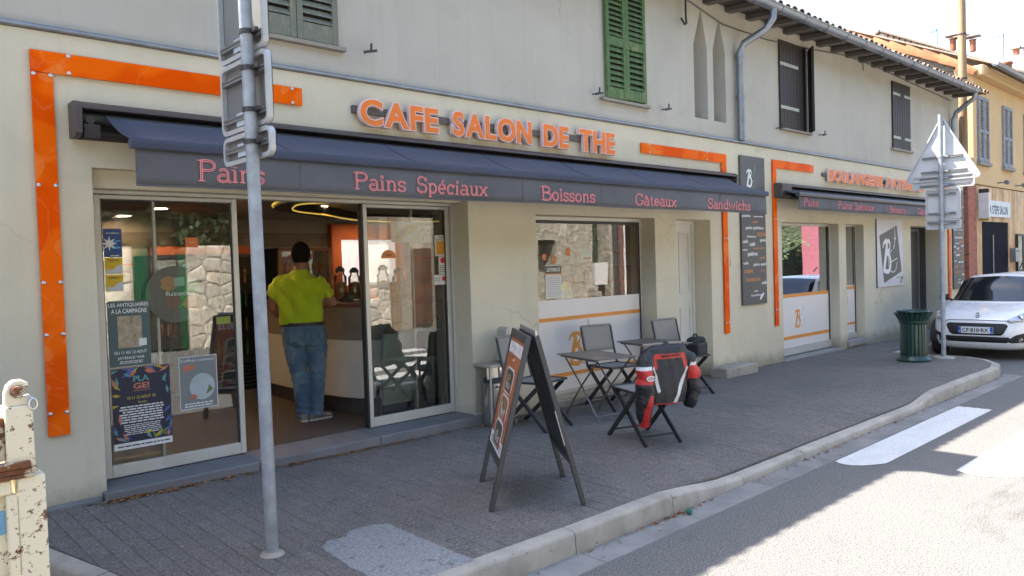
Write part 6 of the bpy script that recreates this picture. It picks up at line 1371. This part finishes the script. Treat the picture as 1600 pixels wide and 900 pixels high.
# wooden utility pole
def woodpole():
    m,t,p=base('weathered_pole',.85,0,.2); v=t.coord('Object',(9,9,.5)); n=t.noise(v,3,6,.7); k=t.noise(t.coord('Object'),1.6,3)
    c=t.mix(t.ramp(n,[(.3,0.),(.7,1.)]),(.20,.13,.075),(.40,.29,.18)); c=t.mix(t.ramp(k,[(.62,0.),(.68,1.)]),c,(.08,.05,.035))
    t.link(c,p.inputs['Base Color']); t.link(t.bump(n,.6,.01),p.inputs['Normal']); return m
t=root('utility_pole',(20.55,.12,-.1),0,'wooden utility pole rising in front of the far corner of the café','pole')
g=MB(); g.tube([(20.55,.12,-.2),(20.54,.12,4),(20.53,.12,9.8)],[.10,.095,.085],16); g.build('shaft',woodpole(),t,smooth=60)
for z in (5.7,6.75): g=MB(); g.lathe([(.09,z),(.1,z+.01),(.1,z+.04),(.09,z+.05)],(20.535,.12,0),14); g.build('band',IRON,t)
# ---------------------------------------------------------------- white car
WCAR=M('car_white',(.84,.84,.835),.28,0,var=.02,vs=2,bump=0,coat=.7); DKP=M('car_black_plastic',(.018,.018,.02),.55,var=.1,bump=.1); CGL=M('car_glass',(.012,.015,.018),.04,0,var=0,bump=0,spec=.8); TYR=M('tyre_rubber',(.018,.018,.018),.85,bump=.3); CHM=M('chrome',(.7,.7,.72),.1,1,var=0,bump=0)
CAR=root('parked_car',(14.32,-1.84,-.208),R(0),'small white hatchback parked facing the camera at the right edge of the street','car')
# local: x backwards from the nose, y across, z up from the road
def lerp(x,T):
    for (a,b),(c,d) in zip(T,T[1:]):
        if x<=c: return b+(d-b)*max(0,(x-a))/(c-a)
    return T[-1][1]
NB=72
def outline(xf,xr,hw,pw=.42,kb=.5):
    """closed plan outline, superellipse front and rear"""
    o=[]; L=(xr-xf)
    for j in range(NB):
        a=2*math.pi*j/NB; ca,sa=math.cos(a),math.sin(a)
        x=(xf+xr)/2+L/2*math.copysign(abs(ca)**pw,ca)*-1; y=hw*math.copysign(abs(sa)**kb,sa)
        o.append((x,y))
    return o
LV=[(.17,.14,3.36,.70),(.22,.055,3.41,.77),(.30,.02,3.43,.795),(.42,.0,3.43,.81),(.52,.005,3.43,.815),(.62,.03,3.42,.815),(.68,.065,3.41,.81)]
rings=[[(x,y,z) for x,y in outline(xf,xr,hw,.50,.40)] for z,xf,xr,hw in LV]
belt=[(0,.70),(.25,.755),(.6,.83),(.95,.90),(1.5,.92),(2.6,.98),(3.43,.99)]
def beltring(xf,xr,hw,dz): return [(x,y,lerp(x,belt)+dz-.035*max(0,1-x/1.0)*(abs(y)/.8)**3) for x,y in outline(xf,xr,hw,.50,.42)]
rings.append(beltring(.10,3.40,.80,-.02)); rings.append(beltring(.15,3.38,.775,.008))
for k in (.85,.6,.3,.05):
    rings.append([(.15+(x-.15)*1 if False else 1.7+(x-1.7)*k,y*k,lerp(1.7+(x-1.7)*k,belt)+.008+.03*(1-k*k)) for x,y,_ in rings[8]])
g=MB(); g.loft(rings)
body=g.build('body',WCAR,CAR,local=True,smooth=40)
GH=[(.90,.86,3.32,.745),(1.0,1.02,3.30,.72),(1.15,1.25,3.24,.675),(1.26,1.42,3.16,.63),(1.325,1.55,3.08,.60),(1.352,1.64,2.98,.56),(1.364,1.85,2.85,.45),(1.368,2.1,2.6,.25)]
gr=[[(x,y,z+.035*(1-(y/hw)**2)*(1 if z>1.2 else 0)) for x,y in outline(xf,xr,hw,.42,.32)] for z,xf,xr,hw in GH]
g=MB(); g.loft(gr)
def gh(c):
    pass
cab_=g.build('cabin',WCAR,CAR,local=True,smooth=50)
# windscreen and side glass lie a few millimetres proud of the cabin
def ghpoint(z,y,front=True):
    T=[(a,b) for a,b,c,d in GH]; xf=lerp(z,T); hw=lerp(z,[(a,d) for a,b,c,d in GH]); xr=lerp(z,[(a,c) for a,b,c,d in GH])
    k=min(.999,abs(y)/hw)
    s=k**(1/.32); cc=math.sqrt(max(0,1-s*s))**.42; return (xf+xr)/2-(xr-xf)/2*cc,hw
def wsf(u,v):
    z=.935+.375*v; hw=lerp(z,[(a,d) for a,b,c,d in GH]); y=(u-.5)*2*hw*.905
    x,_=ghpoint(z,y); return (x-.012,y,z+.006+.036*(1-(y/hw)**2)*min(1,max(0,(z-1.12)/.1)))
g=MB(); g.grid(wsf,24,12); ws=g.build('windscreen',CGL,CAR,local=True,smooth=180)
for s in (-1,1):
    def sgf(u,v):
        z=.965+.31*v; x=1.45+.12*v+(2.95-1.5-.25*v)*u; hw=lerp(z,[(a,d) for a,b,c,d in GH]); return (x,s*(hw+.004),z)
    g=MB(); g.grid(sgf,10,6); g.build('side_window',CGL,CAR,local=True,smooth=180)
    g=MB(); g.bar((1.15,s*.70,.93),(1.2,s*.76,.95),.03,.03); g.loft([[(1.1+.08*math.cos(R(a))*.6,s*(.75+dy),.985+.06*math.sin(R(a))) for a in range(0,360,30)] for dy in (0,.03,.10,.13)]); g.build('mirror',DKP,CAR,local=True,smooth=50)
    g=MB(); g.bar((1.02,s*.1-.25,.925),(1.16,s*.1+.15,1.06) if s>0 else (1.09,-.72,.985),.018,.014); g.build('wiper',DKP,CAR,local=True)
# interior hint: rear-view mirror
def front(y,z,e=0):           # nose surface point
    T=[(a,b) for a,b,c,d in LV]+[(.74,.13)]; xf=lerp(z,T); hw=lerp(z,[(a,d) for a,b,c,d in LV]+[(.74,.79)])
    k=min(.999,abs(y)/hw); s=k**(1/.40); cc=math.sqrt(max(0,1-s*s))**.50
    return Vector((1.715-(1.715-xf)*cc-e,y,z))
def patch_(poly,name,mat,e,par=CAR,th=.012,res=.035):
    """patch lying on the nose: polygon (y,z) filled by a fine grid"""
    ys=[a for a,b in poly]; zs=[b for a,b in poly]; bm=bmesh.new()
    vs=[bm.verts.new((a,b,0)) for a,b in poly]; bm.faces.new(vs)
    y=min(ys)
    while y<max(ys): bmesh.ops.bisect_plane(bm,geom=bm.verts[:]+bm.edges[:]+bm.faces[:],plane_co=(y,0,0),plane_no=(1,0,0)); y+=res
    z=min(zs)
    while z<max(zs): bmesh.ops.bisect_plane(bm,geom=bm.verts[:]+bm.edges[:]+bm.faces[:],plane_co=(0,z,0),plane_no=(0,1,0)); z+=res
    for v in bm.verts: v.co=front(v.co.x,v.co.y,e)
    me=bpy.data.meshes.new(name); bm.to_mesh(me); bm.free(); me.materials.append(mat); shade(me,180)
    o=link(bpy.data.objects.new(name,me)); o.parent=par; s=o.modifiers.new('s','SOLIDIFY'); s.thickness=th; s.offset=0
    return o
mir=lambda P:[(-a,b) for a,b in P][::-1]
gril=[(-.44,.60),(-.40,.615),(.40,.615),(.44,.60),(.455,.57),(.40,.455),(.36,.425),(-.36,.425),(-.40,.455),(-.455,.57)]
patch_(gril,'grille',DKP,.004)
g=MB()
for i in range(4): 
    z=.455+.035*i; w_=.36+.02*i; g.tube([front(-w_+2*w_*j/16,z,.012) for j in range(17)],.005,5)
g.build('grille_bars',M('grille_grey',(.05,.05,.055),.4,.3),CAR,local=True)
low=[(-.46,.395),(.46,.395),(.5,.36),(.44,.305),(-.44,.305),(-.5,.36)]; patch_(low,'lower_intake',DKP,.004)
fog=[(.50,.385),(.56,.43),(.74,.485),(.755,.44),(.70,.315),(.50,.30),(.455,.315)]
for P in (fog,mir(fog)):
    o=patch_(P,'fog_housing',DKP,.005); s_=1 if P is fog else -1
    g=MB(); c=front(s_*.60,.355,.012); g.lathe([(0,-.01),(.04,-.008),(.042,.0),(.03,.01)],tuple(c),14,ax='x'); g.build('fog_lamp',CHM,o,local=True,smooth=50)
hl=[(.43,.655),(.50,.635),(.66,.66),(.765,.72),(.79,.80),(.76,.83),(.66,.79),(.53,.715)]
def hpoint(y,z,e): 
    q=front0(y,min(z,.70),e); return Vector((q.x+max(0,z-.70)*1.9+.0,y,z+.004))
front0=front
HLM=M('headlamp_lens',(.5,.52,.55),.08,.6,var=.5,vs=14,bump=0)
front=hpoint
for P in (hl,mir(hl)):
    o=patch_(P,'headlight',HLM,.03,th=.02); s_=1 if P is hl else -1
    for (yy,zz,r) in ((.60,.70,.045),(.69,.745,.035)): g=MB(); c=hpoint(s_*yy,zz,.045); g.lathe([(0,-.004),(r*.6,-.006),(r,.0),(r,.01)],tuple(c),16,ax='x'); g.build('bulb_reflector',CHM,o,local=True,smooth=50)
front=front0
g=MB(); c=front(0,.50,.022); g.box(c.x-.012,c.x,-.26,.26,.445,.555); np_=g.build('number_plate',M('plate_white',(.72,.72,.72),.4,var=.02,bump=0),CAR,local=True,bevel=.004)
g=MB(); pn=lambda a,b,d:(c.x-.0125-d,-a,b); put_text(g,'CF·810·RX',-.195,.195,.468,.534,pn,.02,.002,0)
for s_ in (-1,1): g.prism([(s_*.258,.447),(s_*.215,.447),(s_*.215,.553),(s_*.258,.553)],pn,.0,.0012,1)
put_text(g,'F',-.245,-.228,.46,.485,lambda a,b,d:pn(a,b,d+.0014),.02,.001,2); put_text(g,'06',.225,.25,.46,.48,lambda a,b,d:pn(a,b,d+.0014),.02,.001,2); g.build('plate_print',[BLKP,M('plate_blue',(.02,.09,.4),.4),MATS['print_white']],np_,local=True)
g=MB(); ef=lambda a,b,d:(front(0,.69).x+.03+(b-.70)*.5-.006-d,-a,b+.03)
ribbon(g,[(-.03,.735),(.0,.75),(.02,.74),(.0,.715),(.03,.705),(.01,.68),(-.02,.665)],.014,ef,0,.006); ribbon(g,[(0,.715),(-.03,.70)],.01,ef,0,.005); g.build('bonnet_emblem',CHM,CAR,local=True)
# bonnet shut line and wheels
g=MB(); g.tube([front(-.62+1.24*i/30,.655+.0*i,.001)+V(0,0,.012*(1-abs(i-15)/15)) for i in range(31)],.005,5); g.build('bonnet_seam',DKP,CAR,local=True)
for x in (.66,3.0):
    for s in (-1,1):
        w=root('wheel',(0,0,0)); w.parent=CAR
        o_=MB(); o_.lathe([(.19,-.075),(.26,-.08),(.275,-.05),(.275,.05),(.26,.08),(.19,.075)],(x,s*.735,.275),28,ax='y'); o_.build('tyre',TYR,w,local=True,smooth=40)
        o_=MB(); o_.lathe([(.0,s*.05),(.05,s*.05),(.17,s*.03),(.19,s*.075)],(x,s*.735,.275),20,ax='y'); o_.build('rim',CHM,w,local=True,smooth=40)
        g=MB(); pts=arc(x,.30,.325,.325,-8,188,16); g.prism(pts,lambda a,b,d:(a,d,b),s*.70,s*.822); g.build('wheel_arch',DKP,CAR,local=True)
g=MB(); g.tube([(2.7,0,1.46),(2.86,0,1.56)],.012,6); g.lathe([(0,1.47),(.03,1.47),(.02,1.49),(0,1.49)],(1.85,.0,.0),10); g.build('roof_aerial',DKP,CAR,local=True)
# ---------------------------------------------------------------- rusty tipper lorry at the left edge
def rusty():
    m,t,p=base('rusty_cream_paint',.6,0,.4); v=t.coord('Object'); a=t.noise(v,4.5,6,.75,.4); b=t.noise(v,38,4,.7); w_=t.noise(v,2.2,4)
    c=t.mix(w_,(.70,.62,.45),(.76,.70,.56)); r=t.mix(b,(.09,.035,.018),(.20,.085,.04))
    c=t.mix(t.ramp(a,[(.575,0.),(.60,1.)]),c,r); c=t.mix(t.ramp(b,[(.60,0.),(.64,1.)]),c,(.14,.075,.045))
    t.link(c,p.inputs['Base Color']); t.link(t.bump(a,.4,.01,t.bump(b,.3,.004)),p.inputs['Normal']); return m
RC=rusty(); RUST=M('rust',(.16,.065,.03),.9,.1,var=.5,vs=14,bump=.8,bs=40,bd=.01,wear=(.5,.44,.33),ws=13,wt=.5); BLP=M('old_blue_paint',(.16,.36,.55),.6,wear=(.5,.45,.35),ws=30,wt=.62)
t=root('tipper_lorry',(-2.2,-2.2,-.148),0,'old rusty cream tipper lorry, only its rear corner showing at the left edge','lorry')
yf=-3.2; Ym=-1.45
g=MB(); g.box(.432,.505,yf,yf+.085,1.04,1.245); g.box(.455,.528,yf-.004,yf+.085,.55,1.032); po=g.build('corner_post',RC,t,bevel=.006)
g=MB(); g.prism([(.435,1.243),(.503,1.243),(.503,1.275),(.478,1.268),(.47,1.283),(.480,1.296),(.5,1.298),(.498,1.312),(.48,1.322),(.458,1.322),(.443,1.308),(.435,1.285)],lambda a,b,d:(a,d,b),yf+.01,yf+.045); g.build('latch_hook',RC,t,bevel=.005)
g=MB(); g.lathe([(.0,-.008),(.016,-.008),(.02,0),(.02,.03)],(.468,yf+.008,1.288),14,ax='y'); g.build('hook_eye',RUST,t,smooth=40)
g=MB(); g.tube([(.494,yf,1.27)]+[(.506+.011*math.sin(R(a)),yf,1.247+.016*math.cos(R(a))) for a in range(0,360,36)]+[(.506,yf,1.263)],.0045,6); g.build('chain_ring',SCR,t,smooth=60)
g=MB(); g.box(-3.3,.5,yf-.012,yf+.02,1.03,1.042); g.box(-3.3,.508,yf-.01,yf+.03,1.0425,1.06); g.box(.40,.49,yf-.018,yf+.02,1.061,1.08); g.build('rusty_strap',RUST,t,bevel=.003)
g=MB(); g.box(.40,.432,yf+.01,yf+.05,1.085,1.215); g.build('rusted_edge',RUST,t,bevel=.006)
g=MB(); g.box(-3.3,.40,yf+.02,yf+.05,1.085,1.20); g.box(-3.3,.44,yf+.03,yf+.05,.72,1.03); g.build('side_board',RC,t,bevel=.006)
g=MB()
for z0,z1 in ((.985,1.028),(.70,.735)): g.box(-3.3,.44,yf,yf+.029,z0,z1)
for x in (.425,-.2,-.9,-1.6,-2.3): g.box(x,x+.03,yf,yf+.028,.736,.984)
g.build('board_frame',RC,t,bevel=.005)
g=MB(); g.box(.22,.424,yf+.024,yf+.0298,.865,.935); g.build('blue_band',BLP,t)
g=MB(); g.box(-3.3,.47,yf+.05,Ym,.55,.68); g.box(-3.3,-3.25,yf+.05,Ym,.68,1.5); g.box(-3.3,.42,Ym-.04,Ym,.68,1.2); g.box(.43,.47,yf+.086,Ym,.68,1.2); g.build('load_bed',RC,t,bevel=.01)
g=MB(); 
for y in (-2.75,-1.95): g.box(-5.2,.2,y,y+.1,.4,.55)
g.build('chassis_beam',RUST,t)
for x in (-.75,-4.3):
    for y in (yf+.15,Ym-.35):
        g=MB(); g.lathe([(.18,-.02),(.3,-.02),(.33,.03),(.33,.18),(.3,.22),(.18,.22),(.1,.16),(0,.16)],(x,y,.182),24,ax='y'); g.build('wheel',TYR,t,smooth=40)
g=MB(); g.prism([(-5.4,.3),(-3.4,.3),(-3.4,1.9),(-3.7,2.0),(-4.7,2.0),(-5.2,1.25),(-5.4,1.15)],lambda a,b,d:(a,d,b),yf+.05,Ym-.03); g.build('cab',RC,t,bevel=.05,seg=3)
g=MB(); g.prism([(-4.85,1.3),(-3.6,1.3),(-3.6,1.85),(-4.6,1.85)],lambda a,b,d:(a,d,b),yf+.04,yf+.06); g.build('cab_window',CGL,t)
# ---------------------------------------------------------------- litter: dead leaves, crumpled cup, butts
DLF=M('dead_leaf',(.27,.14,.06),.8,var=.4,vs=30,rnd=.2)
rn=random.Random(11); g=MB()
def leafat(x,y,z,s):
    a=rn.uniform(0,6.3); up=Vector((rn.gauss(0,.35),rn.gauss(0,.35),1)).normalized(); d=Vector((math.cos(a),math.sin(a),0)); d=(d-up*d.dot(up)).normalized(); q=d.cross(up); p=Vector((x,y,z+.006))
    g.add([p-d*s,p-d*s*.2+q*s*.55+up*s*.2,p+d*s,p-d*s*.2-q*s*.55+up*s*.25],[(0,1,2),(0,2,3)])
for _ in range(620):
    x=rn.choice((rn.gauss(1.75,.18),rn.uniform(1.5,5.2),rn.gauss(3.0,.5),rn.uniform(1.5,5.2))); y=-.088-abs(rn.gauss(0,.035)); leafat(x,y,gz(x,y),rn.uniform(.008,.024))
for _ in range(190):
    x=rn.choice((rn.uniform(5.1,9.3),rn.gauss(9.4,.3))); y=-abs(rn.gauss(0,.06))-.02; leafat(x,y,gz(x,y),rn.uniform(.008,.024))
for _ in range(260):
    x=rn.choice((rn.uniform(2.8,12),rn.gauss(4.3,.15),rn.gauss(7.5,1))); y=-2.79-abs(rn.gauss(0,.02)); leafat(x,y,-.136,rn.uniform(.006,.02))
for _ in range(60):
    x=rn.uniform(1.5,11); y=rn.uniform(-2.6,-.2); leafat(x,y,gz(x,y),rn.uniform(.005,.012))
tag(g.build('leaf_litter',DLF),kind='stuff')
g=MB()
for _ in range(210):
    x=rn.uniform(1.4,12); y=rn.uniform(-2.6,-.15); s=rn.uniform(.003,.009); z=gz(x,y)+.0025; a=rn.uniform(0,6.3); g.add([(x+s*math.cos(a+k),y+s*math.sin(a+k)*.7,z) for k in (0,1.4,3,4.6)],[(0,1,2,3)])
tag(g.build('pavement_debris',M('pale_bits',(.45,.43,.4),.8)),kind='stuff')
bm=bmesh.new(); bmesh.ops.create_icosphere(bm,subdivisions=2,radius=.022)
for v in bm.verts: v.co*=rn.uniform(.6,1.2)
me=bpy.data.meshes.new('crumpled_wrapper'); bm.to_mesh(me); bm.free(); me.materials.append(M('teal_paper',(.015,.12,.09),.5,bump=.2))
o=link(bpy.data.objects.new('crumpled_wrapper',me)); o.location=(4.42,-2.86,-.115); tag(o,'crumpled teal wrapper lying in the gutter by the kerb','litter')
